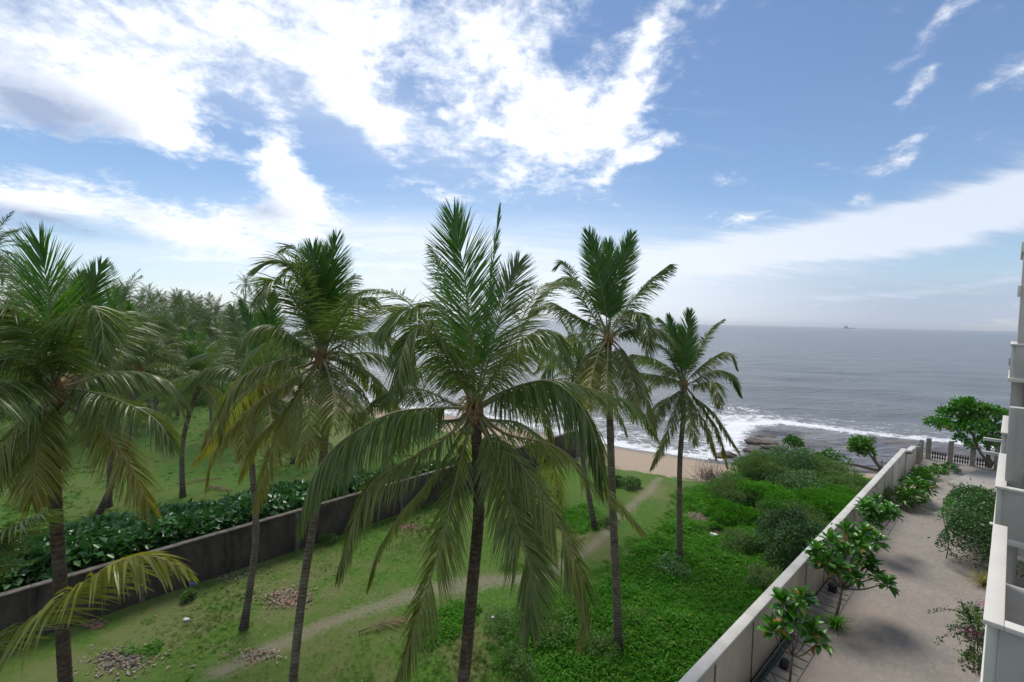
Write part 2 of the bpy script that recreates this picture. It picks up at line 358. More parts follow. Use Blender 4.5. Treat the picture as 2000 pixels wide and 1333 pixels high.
pa = SS(nt, M(nt, 'ADD', t[1], M(nt, 'MULTIPLY', M(nt, 'SUBTRACT', fin, .5), 1.5)), .30, 1.1)
c = MIX(nt, M(nt, 'MULTIPLY', pa, .68), c, MIX(nt, vf, (.20, .165, .12), (.28, .24, .185)))
sa = SS(nt, M(nt, 'ADD', t[0], M(nt, 'MULTIPLY', M(nt, 'SUBTRACT', mid, .5), .9)), .40, .62)
wet = nt.nodes.new('ShaderNodeAttribute'); wet.attribute_name = 'wet'
sc_ = MIX(nt, SS(nt, fin, .3, .7), (.33, .255, .185), (.42, .335, .25)); sc_ = MIX(nt, wet.outputs['Fac'], sc_, (.20, .155, .12))
c = MIX(nt, sa, c, sc_)
rg = M(nt, 'SUBTRACT', .92, M(nt, 'MULTIPLY', M(nt, 'MULTIPLY', wet.outputs['Fac'], sa), .6))
finish(nt, c, rg, M(nt, 'ADD', fin, vf), .7, .05, spec=.3)
nt = newmat('sea')                             # tone: r surf foam amount, g shallow water
p = wpos(nt); t = tone(nt)
st_ = node(nt, 'ShaderNodeMapping', ins={0: p, 2: (0, 0, .25), 3: (.35, 1.0, 1.0)}).outputs[0]
w1 = NOISE(nt, st_, .12, 4, .55); w2 = NOISE(nt, st_, .8, 5, .6); w3 = NOISE(nt, p, 4.0, 3, .6)
f1 = NOISE(nt, p, .55, 8, .68, dist=.6); f2 = NOISE(nt, p, .12, 3, .5)
vor = nt.nodes.new('ShaderNodeTexVoronoi'); vor.feature = 'DISTANCE_TO_EDGE'; vor.inputs['Scale'].default_value = .9
nt.links.new(VM(nt, 'ADD', p, VM(nt, 'SCALE', NOISE(nt, p, .8, 4, .6, out=1), 1.6)), vor.inputs['Vector'])
lace = SS(nt, vor.outputs['Distance'], .20, .02)
fm = M(nt, 'ADD', t[0], M(nt, 'MULTIPLY', M(nt, 'SUBTRACT', f1, .5), 1.5))
foam = M(nt, 'MAXIMUM', SS(nt, fm, .55, .85), M(nt, 'MULTIPLY', lace, SS(nt, fm, .26, .62)))
c = MIX(nt, SS(nt, w1, .35, .65), (.105, .112, .110), (.150, .155, .150)); c = MIX(nt, M(nt, 'MULTIPLY', t[1], .8), c, (.19, .185, .165))
c = MIX(nt, foam, c, (.78, .80, .82))
h = M(nt, 'ADD', M(nt, 'MULTIPLY', w1, 2.6), M(nt, 'ADD', M(nt, 'MULTIPLY', w2, 1.4), M(nt, 'MULTIPLY', w3, .14)))
finish(nt, c, M(nt, 'MULTIPLY_ADD', foam, .6, .22), h, .8, .9, spec=.5)
nt = newmat('reef')
p = wpos(nt); st_ = node(nt, 'ShaderNodeMapping', ins={0: p, 2: (0, 0, -.35), 3: (.35, 1.6, 2.0)}).outputs[0]
r1 = NOISE(nt, st_, .9, 7, .65); r2 = NOISE(nt, p, .25, 4, .6)
c = MIX(nt, SS(nt, r1, .35, .65), (.075, .068, .066), (.165, .155, .155)); c = MIX(nt, M(nt, 'MULTIPLY', SS(nt, r2, .52, .68), .35), c, (.15, .12, .095))
finish(nt, c, M(nt, 'MULTIPLY_ADD', SS(nt, NOISE(nt, p, .4, 3, .5), .4, .6), .45, .2), r1, .9, .15, spec=.5)

# ---------------------------------------------------------------- ground and sea
SEA = -1.6
def xy(x, y, z): return gnd(x, y, z)[:2]
SHORE = np.array([(120, 20), (75, 30), (56, 36), (46, 40.5), (36, 44.3), xy(1400, 900, SEA), xy(1350, 893, SEA), xy(1230, 876, SEA), xy(1080, 848, SEA), xy(900, 815, SEA), xy(700, 785, SEA),
                  xy(640, 740, SEA), xy(600, 700, SEA), xy(540, 668, SEA), xy(500, 650, SEA), xy(470, 638, SEA), (-900, 1500), (-4000, 9000)])
REEF = np.array([xy(2150, 905, SEA), xy(1980, 885, SEA), xy(1900, 872, SEA), xy(1760, 858, SEA), xy(1640, 846, SEA), xy(1600, 838, SEA), xy(1530, 830, SEA), xy(1470, 834, SEA), xy(1450, 850, SEA), xy(1452, 880, SEA), xy(1400, 897, SEA)])
def pdist(pts, poly):
    d = np.full(len(pts), 1e9); sg = np.zeros(len(pts))
    for a, b in zip(poly[:-1], poly[1:]):
        ab = b-a; t = np.clip(((pts-a) @ ab)/(ab @ ab), 0, 1); q = pts-(a+t[:, None]*ab); dd = np.linalg.norm(q, axis=1)
        s = ab[0]*(pts[:, 1]-a[1])-ab[1]*(pts[:, 0]-a[0])
        m = dd < d; d = np.where(m, dd, d); sg = np.where(m, s, sg)
    return d, sg
def axis(lo, hi, step, outs, grow):
    a = list(np.arange(lo, hi+1e-6, step))
    s = step; x = lo; L = []
    while x > outs[0]: s *= grow; x -= s; L.append(x)
    s = step; x = hi; Rr = []
    while x < outs[1]: s *= grow; x += s; Rr.append(x)
    return np.array(L[::-1]+a+Rr)
def grid(xs, ys):
    X, Y = np.meshgrid(xs, ys); pts = np.stack([X.ravel(), Y.ravel()], 1); nx = len(xs); ny = len(ys)
    i, j = np.meshgrid(np.arange(ny-1), np.arange(nx-1), indexing='ij'); b = (i*nx+j).ravel()
    return pts, np.stack([b, b+1, b+nx+1, b+nx], 1)
pts, Q = grid(axis(-46, 34, .32, (-6000, 400), 1.16), axis(2, 62, .32, (-300, 9000), 1.16))
d, sg = pdist(pts, SHORE); land = np.where(sg > 0, d, -d)                      # metres inland of the waterline
land = np.where((pts[:, 1] < 20) & (d > 30), d, land)
# the polyline runs right to left, so inland lies on its left hand
z = np.clip(SEA+.115*land, SEA-2.5, 0.0) + np.where(land > 13, .07*smooth_noise(pts[:, 0]*.35, pts[:, 1]*.35, 3), 0)*np.clip((land-13)/6, 0, 1)
PATH = np.array([gnd(*p)[:2] for p in [(430, 1310), (640, 1215), (840, 1152), (960, 1135), (1060, 1125), (1150, 1075), (1215, 1005), (1262, 965), (1290, 930)]])
dp, _ = pdist(pts, PATH)
path = np.clip(1.15-dp/(.80+.40*smooth_noise(pts[:, 0]*.6, pts[:, 1]*.6, 9)), 0, 1)
sand = np.clip((13.5-land)/4, 0, 1)
U = pts @ DU; Vv = pts @ DV
field2 = Vv < -25
z = np.where((Vv > -5.55) & (U > -30) & (U < 60), np.minimum(z, -.09), z)
sand = np.where(field2, np.clip((13-land)/4, 0, 1), sand)
dry = np.clip(.30+.4*smooth_noise(pts[:, 0]*.16, pts[:, 1]*.16, 21), 0, 1)*np.where(field2, .35, 1)
for (px, py, rr) in [(1150, 1060, 3.0), (1270, 960, 2.5), (320, 1220, 3.0), (230, 1300, 1.6), (930, 1260, 2.0), (560, 1180, 2.0), (620, 860, 9), (100, 1330, 2)]:
    g = gnd(px, py)[:2]; dry = np.maximum(dry, 1.0*np.exp(-((pts-g)**2).sum(1)/rr**2))
me = mkmesh('ground', np.c_[pts, z], Q, None, np.c_[sand, path, dry], 'ground', True)
a = me.attributes.new('wet', 'FLOAT', 'POINT'); a.data.foreach_set('value', np.clip((2.6-land)/1.6, 0, 1).astype(np.float32))
tag(obj('ground', me), None, None, kind='structure')

COAST = np.vstack([[(160, 30)], REEF, SHORE[6:]])
pts, Q = grid(axis(-45, 75, .6, (-70000, 70000), 1.12), axis(36, 120, .6, (30, 90000), 1.09))
d, sg = pdist(pts, COAST); off = np.where(sg > 0, -d, d)                        # metres out to sea
sp = np.maximum(np.abs(pts[:, 0]-15), np.abs(pts[:, 1]-78))
amp = np.clip(1-(sp-60)/160, 0, 1)
wv = .24*np.sin(off*.30+.9*smooth_noise(pts[:, 0]*.05, pts[:, 1]*.05, 5)*2.2)+.10*smooth_noise(pts[:, 0]*.22, pts[:, 1]*.5, 6)
z = SEA+amp*wv*np.clip(off/10, .12, 1)
n5 = smooth_noise(pts[:, 0]*.09, pts[:, 1]*.09, 12)
band = lambda c, w: np.exp(-((off-c-1.3*n5)/w)**2)
reefside = np.clip((pts[:, 0]-14)/10, 0, 1); along = np.clip(1-np.abs(pts[:, 0]-32)/14, 0, 1)
foam = .80*band(1.2, 1.8)+.50*band(6, 3.0)*(1-.4*reefside)+.38*band(12, 3.0)*(1-.3*reefside)+.5*band(5, 4.5)*along*reefside+.42*band(15, 3.5)*along
foam += .55*np.exp(-((off-20-2.5*n5)/1.3)**2)*np.clip(n5+.3, 0, 1)+.5*np.exp(-((off-29-3*n5)/1.2)**2)*np.clip(n5-.1, 0, 1)
foam *= np.clip(1.4-np.abs(pts[:, 1]-55)/500, .2, 1)
shal = np.clip(1-off/16, 0, 1)*.8
me = mkmesh('sea', np.c_[pts, z], Q, None, np.c_[np.clip(foam, 0, 1), shal, shal*0], 'sea', True)
tag(obj('sea', me), None, None, kind='structure')

# flat wave-cut rock shelf
xs = np.arange(14, 84, .35); ys = np.arange(36, 66, .35); pts, Q = grid(xs, ys)
dr, sgr = pdist(pts, REEF); inr = np.where(sgr > 0, dr, -dr)
ds, sgs = pdist(pts, SHORE)
n = smooth_noise(pts[:, 0]*.45, pts[:, 1]*.9, 31, 4)
led = np.floor((n+inr*.12)*2.2)/2.2
z = SEA-.55+np.clip(inr*.35, -.6, .62)+.16*led+.10*n+np.where(ds < 6, (6-ds)*.05, 0)
z = np.where(inr < -1.5, SEA-1.5, z)
keep = (inr[Q].max(1) > -1.8)
me = mkmesh('rock_shelf', np.c_[pts, z], Q[keep], None, None, 'reef', False)
tag(obj('rock_shelf', me), None, None, kind='structure')

def rock(name, label, c, r, seed, mat='boulder', rz=0.0, group=None):
    rs = np.random.RandomState(seed); th, ph = np.meshgrid(np.linspace(0, 2*math.pi, 29)[:-1], np.linspace(.02, math.pi-.02, 15)); nx = 28
    D = np.stack([np.cos(th)*np.sin(ph), np.sin(th)*np.sin(ph), np.cos(ph)], -1).reshape(-1, 3)
    D = np.sign(D)*np.abs(D)**.55
    f = 1+.26*smooth_noise(D[:, 0]*3.4+D[:, 2]*1.5+seed, D[:, 1]*3.4-D[:, 2]*1.8, seed, 5)
    V = D*f[:, None]*np.array(r); V[:, 2] = np.round(V[:, 2]/(r[2]*.22))*(r[2]*.22)*.5+V[:, 2]*.5
    i, j = np.meshgrid(np.arange(14), np.arange(28), indexing='ij'); i = i.ravel(); j = j.ravel(); k = (j+1) % 28
    o = obj(name, mkmesh(name, V, np.stack([i*nx+j, (i+1)*nx+j, (i+1)*nx+k, i*nx+k], 1), None, None, mat, False), None, tuple(c)); o.rotation_euler = (0, 0, rz)
    return tag(o, label, 'rock', group)
g = xy(1487, 868, SEA); rock('boulder', 'largest brown ledge rock at the seaward corner of the wet shelf', (g[0], g[1], SEA+.1), (1.5, .75, .36), 4, rz=-.45)
g = xy(1475, 884, SEA); rock('boulder', 'low brown rock slab just inland of the big ledge rock', (g[0], g[1], SEA), (1.1, .5, .28), 7, rz=-.4)
g = xy(1512, 880, SEA); rock('boulder', 'brown layered rock beside the bright bush at the shelf edge', (g[0], g[1], SEA+.15), (1.2, .6, .34), 12, rz=-.5)
g = xy(1500, 856, SEA); rock('boulder', 'flat grey-brown slab lying behind the big ledge rock', (g[0], g[1], SEA+.1), (1.2, .6, .2), 15, rz=-.3)
g = xy(1415, 893, SEA); rock('boulder', 'small dark rock in the surf beside the sand', (g[0], g[1], SEA), (1.1, .6, .4), 9, rz=.2)

# ---------------------------------------------------------------- walls
def uvbox(name, mat, lo, hi, parent=None, bevel=0.0):
    b = MB(); b.box(lo, hi, uv=True); o = obj(name, b.mesh(name, mat), parent)
    if bevel:
        m = o.modifiers.new('bevel', 'BEVEL'); m.width = bevel; m.segments = 2
    return o
def gbox(name, mat, org, lo, hi, parent, bevel=0.0):
    b = MB(); b.box(lo, hi, uv=True); o = obj(name, b.mesh(name, mat, origin=org), parent)
    if bevel: m = o.modifiers.new('bevel', 'BEVEL'); m.width = bevel; m.segments = 2
    return o
WV = -5.40                                      # walkway wall: its face towards the walkway
o0 = P(6, WV, 0)
W1 = thing('garden_wall', 'long cream panelled boundary wall beside the paved walkway', 'wall', tuple(o0))
gbox('wall_core', 'joint_shade', o0, (5.0, WV-.20, -.3), (48.3, WV-.06, 2.12), W1)
u = 5.0 
edges = list(np.arange(7.4, 48, 2.9)); edges = [5.0]+edges+[48.3]
for a_, b_ in zip(edges[:-1], edges[1:]):
    gbox('panel', 'white_wall', o0, (a_+.035, WV-.07, -.05), (b_-.035, WV, 2.10), W1, .012)
    gbox('rear_panel', 'white_wall', o0, (a_+.035, WV-.26, -.3), (b_-.035, WV-.19, 2.10), W1, .012)
    gbox('groove_shade_strip', 'joint_shade', o0, (b_-.05, WV-.06, -.05), (b_+.05, WV+.006, 2.09), W1)  # dark strip on the face, paints the shade of the groove between panels
for a_, b_ in zip(edges[:-1:2], edges[2::2]+([edges[-1]] if len(edges) % 2 == 0 else [])):
    gbox('coping', 'coping', o0, (a_+.004, WV-.29, 2.12), (b_-.004, WV+.045, 2.28), W1, .025)
o1 = P(48.4, WV, 0)
W2 = thing('stepped_wall', 'short lower cream wall stepping down from the end of the long wall to the sea posts', 'wall', tuple(o1))
for i, (a_, b_, h) in enumerate([(48.4, 50.2, 1.75), (50.2, 52.0, 1.62), (52.0, 53.6, 1.5)]):
    gbox('panel', 'white_wall', o1, (a_, WV-.24, -.3), (b_-.05, WV+.02+.01*i, h), W2, .012)
    gbox('coping', 'coping', o1, (a_-.01, WV-.28, h), (b_-.045, WV+.07+.01*i, h+.1), W2, .015)
gbox('cap_stone', 'joint_shade', o1, (48.42, WV-.02, 1.86), (49.2, WV+.30, 1.98), W2, .01)

LWV = -24.3
a0 = gnd(490, 1103); a1 = gnd(1125, 884); dl = (a1-a0)[:2]; LL = np.linalg.norm(dl); dl = dl/LL; nl = np.array([dl[1], -dl[0]])
a00 = a0-np.array([*dl, 0])*26; 
W3 = thing('old_wall', 'dark mould-stained cement boundary wall between the two grass fields', 'wall', tuple(a00), math.atan2(dl[1], dl[0]))
Ltot = 26+LL; hh = 1.95
def lbox(name, mat, lo, hi, par, bev=.0):
    b = MB(); b.box(lo, hi); o = obj(name, b.mesh(name, mat), par)
    if bev: m = o.modifiers.new('bevel', 'BEVEL'); m.width = bev; m.segments = 2
    return o
npan = int(Ltot/3.1); step = Ltot/npan
for i in range(npan):
    lbox('panel', 'stained_wall', (i*step+.11, -.08, -.4), ((i+1)*step-.11, .08, hh), W3, .01)
    lbox('pilaster', 'stained_light' if i % 2 else 'stained_wall', (i*step-.11, -.12, -.4), (i*step+.11, .12, hh), W3, .015)
    lbox('coping', 'stained_light', (i*step+.003, -.145, hh+.003), ((i+1)*step-.003, .145, hh+.075), W3, .015)
b = MB(); b.add([(Ltot-.1, -.08, -.8), (Ltot+2.6, -.08, -.9), (Ltot-.1, -.08, hh), (Ltot+.4, -.08, hh*.9), (Ltot+1.2, -.08, .9), (Ltot-.1, .08, -.8), (Ltot+2.6, .08, -.9), (Ltot-.1, .08, hh), (Ltot+.4, .08, hh*.9), (Ltot+1.2, .08, .9)],
      [(0, 1, 4, 3), (5, 8, 9, 6), (2, 3, 8, 7), (3, 4, 9, 8), (4, 1, 6, 9)], [(0, 3, 2), (5, 7, 8)])
obj('broken_end', b.mesh('broken_end', 'stained_light'), W3)
f0 = gnd(310, 770); f1 = gnd(500, 752); dd = (f1-f0)[:2]; LF = np.linalg.norm(dd)
W4 = thing('far_wall', 'low dark wall far across the second field in front of the grove', 'wall', tuple(f0), math.atan2(dd[1], dd[0]))
for i in range(5): lbox('panel', 'stained_wall', (i*LF/5, -.1, -.3), ((i+1)*LF/5-.1, .1, 1.9), W4); lbox('coping', 'stained_wall', (i*LF/5-.05, -.16, 1.9), ((i+1)*LF/5-.08, .16, 2.0), W4)

# ---------------------------------------------------------------- walkway
b = MB(); b.box((-12, -4.34, -.3), (49, 1.62, .03), uv=True)
wk = tag(obj('walkway', b.mesh('walkway', 'slab')), None, None, kind='structure')
rs = np.random.RandomState(2); pl, pw = .225, .1125; us = np.arange(4, 48.9, pl); vs = np.arange(-4.33, 1.0, pw)
Uu, Vg = np.meshgrid(us, vs); row = (np.arange(len(vs)) % 2)[:, None]*pl/2; Uu = (Uu+row).ravel(); Vg = Vg.ravel(); N = len(Uu)
g_ = 0.0; hz = .0334+rs.rand(N)*.0003; bev = .0015
cor = [(g_, g_, 0), (pl-g_, g_, 0), (pl-g_, pw-g_, 0), (g_, pw-g_, 0)]
Vt = []
for (cu, cv, _) in cor: Vt.append(np.stack([Uu+cu, Vg+cv, np.full(N, .0331)], 1))
for (cu, cv, _) in cor:
    iu = bev if cu < pl/2 else -bev; iv = bev if cv < pw/2 else -bev
    Vt.append(np.stack([Uu+cu+iu, Vg+cv+iv, hz], 1))
Vt = np.stack(Vt, 1).reshape(-1, 3); Vw = np.c_[Vt[:, 0:1]*DU+Vt[:, 1:2]*DV, Vt[:, 2]]
base = (np.arange(N)*8)[:, None]
Qs = np.concatenate([base+np.array(q[::-1]) for q in [(4, 5, 6, 7), (0, 1, 5, 4), (1, 2, 6, 5), (2, 3, 7, 6), (3, 0, 4, 7)]])
tn = np.repeat(rs.rand(N), 8)[:, None]*np.ones((1, 3))
pv = obj('paving_blocks', mkmesh('paving_blocks', Vw, Qs, None, tn, 'paver'), wk); pv['kind'] = 'stuff'
dr = thing('drain_cover', 'row of grey concrete drain slabs along the foot of the cream wall', 'drain', tuple(P(14, -4.9, 0)))
dro = P(14, -4.9, 0)
gbox('drain_channel', 'channel', dro, (8, WV+.005, -.3), (47, -4.345, .02), dr)
sm = None
for i in range(68):
    u_ = 12+i*.5
    o = gbox('slab', 'slab', dro, (u_+.03, WV+.06, .0), (u_+.47, -4.37, .066+.008*math.sin(i*2.1)), dr, .008)
kb = tag(uvbox('kerb', 'slab', (8, -4.369, -.02), (47, -4.338, .075)), None, None, kind='structure')
# sea terrace
ter = MB(); ter.box((49.004, -4.9, -.5), (58.5, 3.0, .07), uv=True); tag(obj('terrace', ter.mesh('terrace', 'terrace')), None, None, kind='structure')
st1 = P(48.2, -3.5); b = MB()
pp = [P(48.4, -2.9), P(54.6, -1.5), P(55.0, 2.6), P(45.5, 2.6), P(45.3, -.2)]
n_ = len(pp); V = [(*p[:2], .0) for p in pp]+[(*p[:2], .26) for p in pp]
b.add(V, [(i, (i+1) % n_, n_+(i+1) % n_, n_+i)[::-1] for i in range(n_)], [(n_, n_+2, n_+1), (n_, n_+3, n_+2), (n_, n_+4, n_+3)])
o = obj('raised_terrace', b.mesh('raised_terrace', 'terrace')); m = o.modifiers.new('bevel', 'BEVEL'); m.width = .02; tag(o, None, None, kind='structure')
sw = tag(uvbox('sea_wall', 'post_stone', (58.5, -7, -2.5), (58.9, 8, .05)), 'low stone retaining wall at the seaward edge of the terrace', 'wall')

# posts and picket fence at the sea end
posts = [(1808, 906, 870), (1846, 909, 868), (1887, 912, 873), (1930, 914, 876)]
pg = [gnd(p[0], p[1]) for p in posts]
lab = ['square stone post at the corner of the stepped wall and the picket fence', 'second square stone post from the stepped wall along the picket fence', 'third square stone post from the stepped wall along the picket fence', 'square stone post right beside the seaside tree trunk']
base_line = np.array([P(56.2, -4.75), P(56.4, -3.3), P(56.6, -1.9), P(56.8, -.45), P(57.0, 1.4)])
def post(p, h, label, w=.17):
    b = MB(); b.box((-w, -w, -.02), (w, w, h-.06)); b.box((-w+.03, -w+.03, h-.06), (w-.03, w-.03, h)); b.box((-w-.025, -w-.025, -.02), (w+.025, w+.025, .18))
    o = obj('stone_post', b.mesh('stone_post', 'post_stone'), None, (p[0], p[1], .07)); o.rotation_euler = (0, 0, YAW)
    m = o.modifiers.new('bevel', 'BEVEL'); m.width = .012; m.segments = 2
    return tag(o, label, 'post', 'stone posts round the terrace')
for i in range(4): post(base_line[i], 1.95, lab[i])
for i, (uu, hh_) in enumerate([(53.8, 1.5), (54.6, 1.65), (55.5, 1.8)]): post(P(uu, -5.2), hh_, ['lowest of the stone posts stepping up from the low wall end', 'middle stone post of the row stepping up to the corner', 'stone post next to the corner post, slightly lower than it'][i], .15)
for i in range(4):
    A = base_line[i]; B = base_line[i+1]; dv = (B-A)[:2]; Lf = np.linalg.norm(dv); ang = math.atan2(dv[1], dv[0])
    fr = thing('picket_fence', 'dark wooden picket fence panel '+['beside the corner post with leaves growing through it', 'between the second and third stone posts', 'between the third post and the seaside tree', 'behind the seaside tree running to the building'][i], 'fence', (A[0], A[1], .07), ang, 'picket fence panels')
    lbox('rail', 'dark_wood', (.22, -.02, .22), (Lf-.22, .02, .30), fr); lbox('rail', 'dark_wood', (.22, -.02, .58), (Lf-.22, .02, .66), fr)
    k = 0; x = .26
    while x < Lf-.30:
        b = MB(); b.add([(0, .022, .04), (.085, .022, .04), (.085, .022, .78), (.042, .022, .86), (0, .022, .78), (0, .05, .04), (.085, .05, .04), (.085, .05, .78), (.042, .05, .86), (0, .05, .78)],
              [(0, 1, 2, 4), (5, 9, 7, 6), (0, 5, 6, 1), (1, 6, 7, 2), (2, 7, 8, 3), (3, 8, 9, 4), (4, 9, 5, 0)], [(2, 3, 4), (7, 9, 8)])
        obj('picket', b.mesh('picket', 'dark_wood'), fr, (x, 0, .02*math.sin(k*3.3))); x += .165; k += 1

# ---------------------------------------------------------------- apartment building on the right
bo = P(0, 1.6, 0)
BD = thing('apartment_building', 'grey and cream apartment block with projecting balconies beside the walkway', 'building', tuple(bo))
def bb(name, mat, lo, hi, bev=.008, par=None): return gbox(name, mat, bo, lo, hi, par or BD, bev)
bb('wall', 'facade_cream', (5.0, 1.65, -.3), (44.5, 12.0, 15.2), 0)
bb('parapet', 'facade_light', (4.9, 1.5, 15.2), (44.6, 12.1, 15.9), .02)
bb('plinth', 'facade', (5.0, 1.56, -.2), (44.5, 1.66, .45))
FL = [.35, 3.7, 7.0, 10.35, 13.6]
for k, zf in enumerate(FL[1:4]):
    bb('floor_band', 'facade_light', (5.0, 1.45, zf-.22), (44.5, 1.66, zf+.02))
for k, zf in enumerate(FL):
    for j, uu in enumerate([6.6, 10.6, 14.9, 18.6, 23.2, 28.4, 33.0, 38.0]):
        if zf+2.5 > 15: continue
        w = bb('window', 'facade_dark', (uu, 1.60, zf+.9), (uu+1.6, 1.67, zf+2.3), 0)
        bb('frame', 'facade_light', (uu-.08, 1.57, zf+2.302), (uu+1.68, 1.65, zf+2.40), .004, w); bb('frame', 'facade_light', (uu-.08, 1.57, zf+.80), (uu+1.68, 1.65, zf+.898), .004, w)
        bb('mullion', 'metal_grey', (uu+.76, 1.575, zf+.902), (uu+.84, 1.606, zf+2.298), .004, w)
def balcony(u0, u1, zf, v0=-.06, side=True, tall=1.12, under=.12):
    s = bb('balcony', 'facade', (u0, v0+.02, zf-under), (u1, 1.649, zf+.02))
    bb('parapet_front', 'facade_light', (u0+.004, v0, zf-under-.05), (u1-.004, v0+.12, zf+tall-.05), .008, s)
    bb('parapet_side', 'facade', (u0-.10, v0+.121, zf-under-.04), (u0+.02, 1.5, zf+tall-.05), .008, s)
    bb('coping', 'facade_light', (u0-.14, v0-.035, zf+tall-.047), (u1+.02, v0+.16, zf+tall+.02), .008, s)
    bb('coping', 'facade_light', (u0-.14, v0+.162, zf+tall-.047), (u0+.06, 1.5, zf+tall+.02), .008, s)
    bb('slab_edge', 'facade_light', (u0-.13, v0-.03, zf-under-.15), (u1+.02, 1.55, zf-under-.003), .008, s)
    return s
balcony(8.85, 13.2, 7.0); balcony(16.6, 21.0, 7.0, -.10); balcony(25.5, 30.5, 7.0, -.12)
balcony(8.85, 13.2, 3.7, -.05); balcony(16.6, 21.0, 3.7, -.07); balcony(25.5, 30.5, 3.7, -.1)
balcony(25.5, 30.5, 10.35, -.04, tall=1.15); balcony(16.9, 21.0, 10.35, .34, tall=1.1)
for (u0, z0, z1, v0) in [(17.2, 3.75, 6.70, -.02), (18.3, 3.75, 6.70, .05), (17.2, 8.0, 10.05, .02), (26.2, 3.75, 6.7, .0), (26.2, 8.0, 10.1, .02)]:
    bb('column', 'facade', (u0, v0, z0), (u0+.32, v0+.30, z1), .01)
bb('pier', 'facade', (31.6, .12, -.2), (34.6, 1.648, 15.6), .02)
bb('pier_cap', 'facade_light', (31.4, .04, 15.602), (34.8, 1.6, 16.1), .02)
bb('pier_trim', 'facade_light', (31.5, .02, 13.6), (31.9, .119, 14.1), .01)
bb('screen', 'metal_grey', (30.52, .10, 7.3), (30.60, .9, 10.2), .004)
for i in range(5): bb('louvre', 'metal_grey', (27.0+i*.55, .04, 8.15), (27.06+i*.55, .40, 10.18), .003)
for z_ in (6.1, 6.75): bb('awning_rail', 'facade_light', (31.2, -.75, z_), (31.35, .16, z_+.14), .008)
bb('lamp', 'facade_light', (22.3, -.25, 5.4), (22.5, .0, 5.46), .01); bb('lamp_bracket', 'metal_grey', (22.35, -.02, 5.38), (22.45, 1.648, 5.398), .003)
bb('gutter_box', 'metal_grey', (31.3, -.10, 10.4), (31.6, .11, 10.75), .006); bb('downpipe', 'metal_grey', (31.42, .02, .0), (31.52, .118, 10.40), .01)

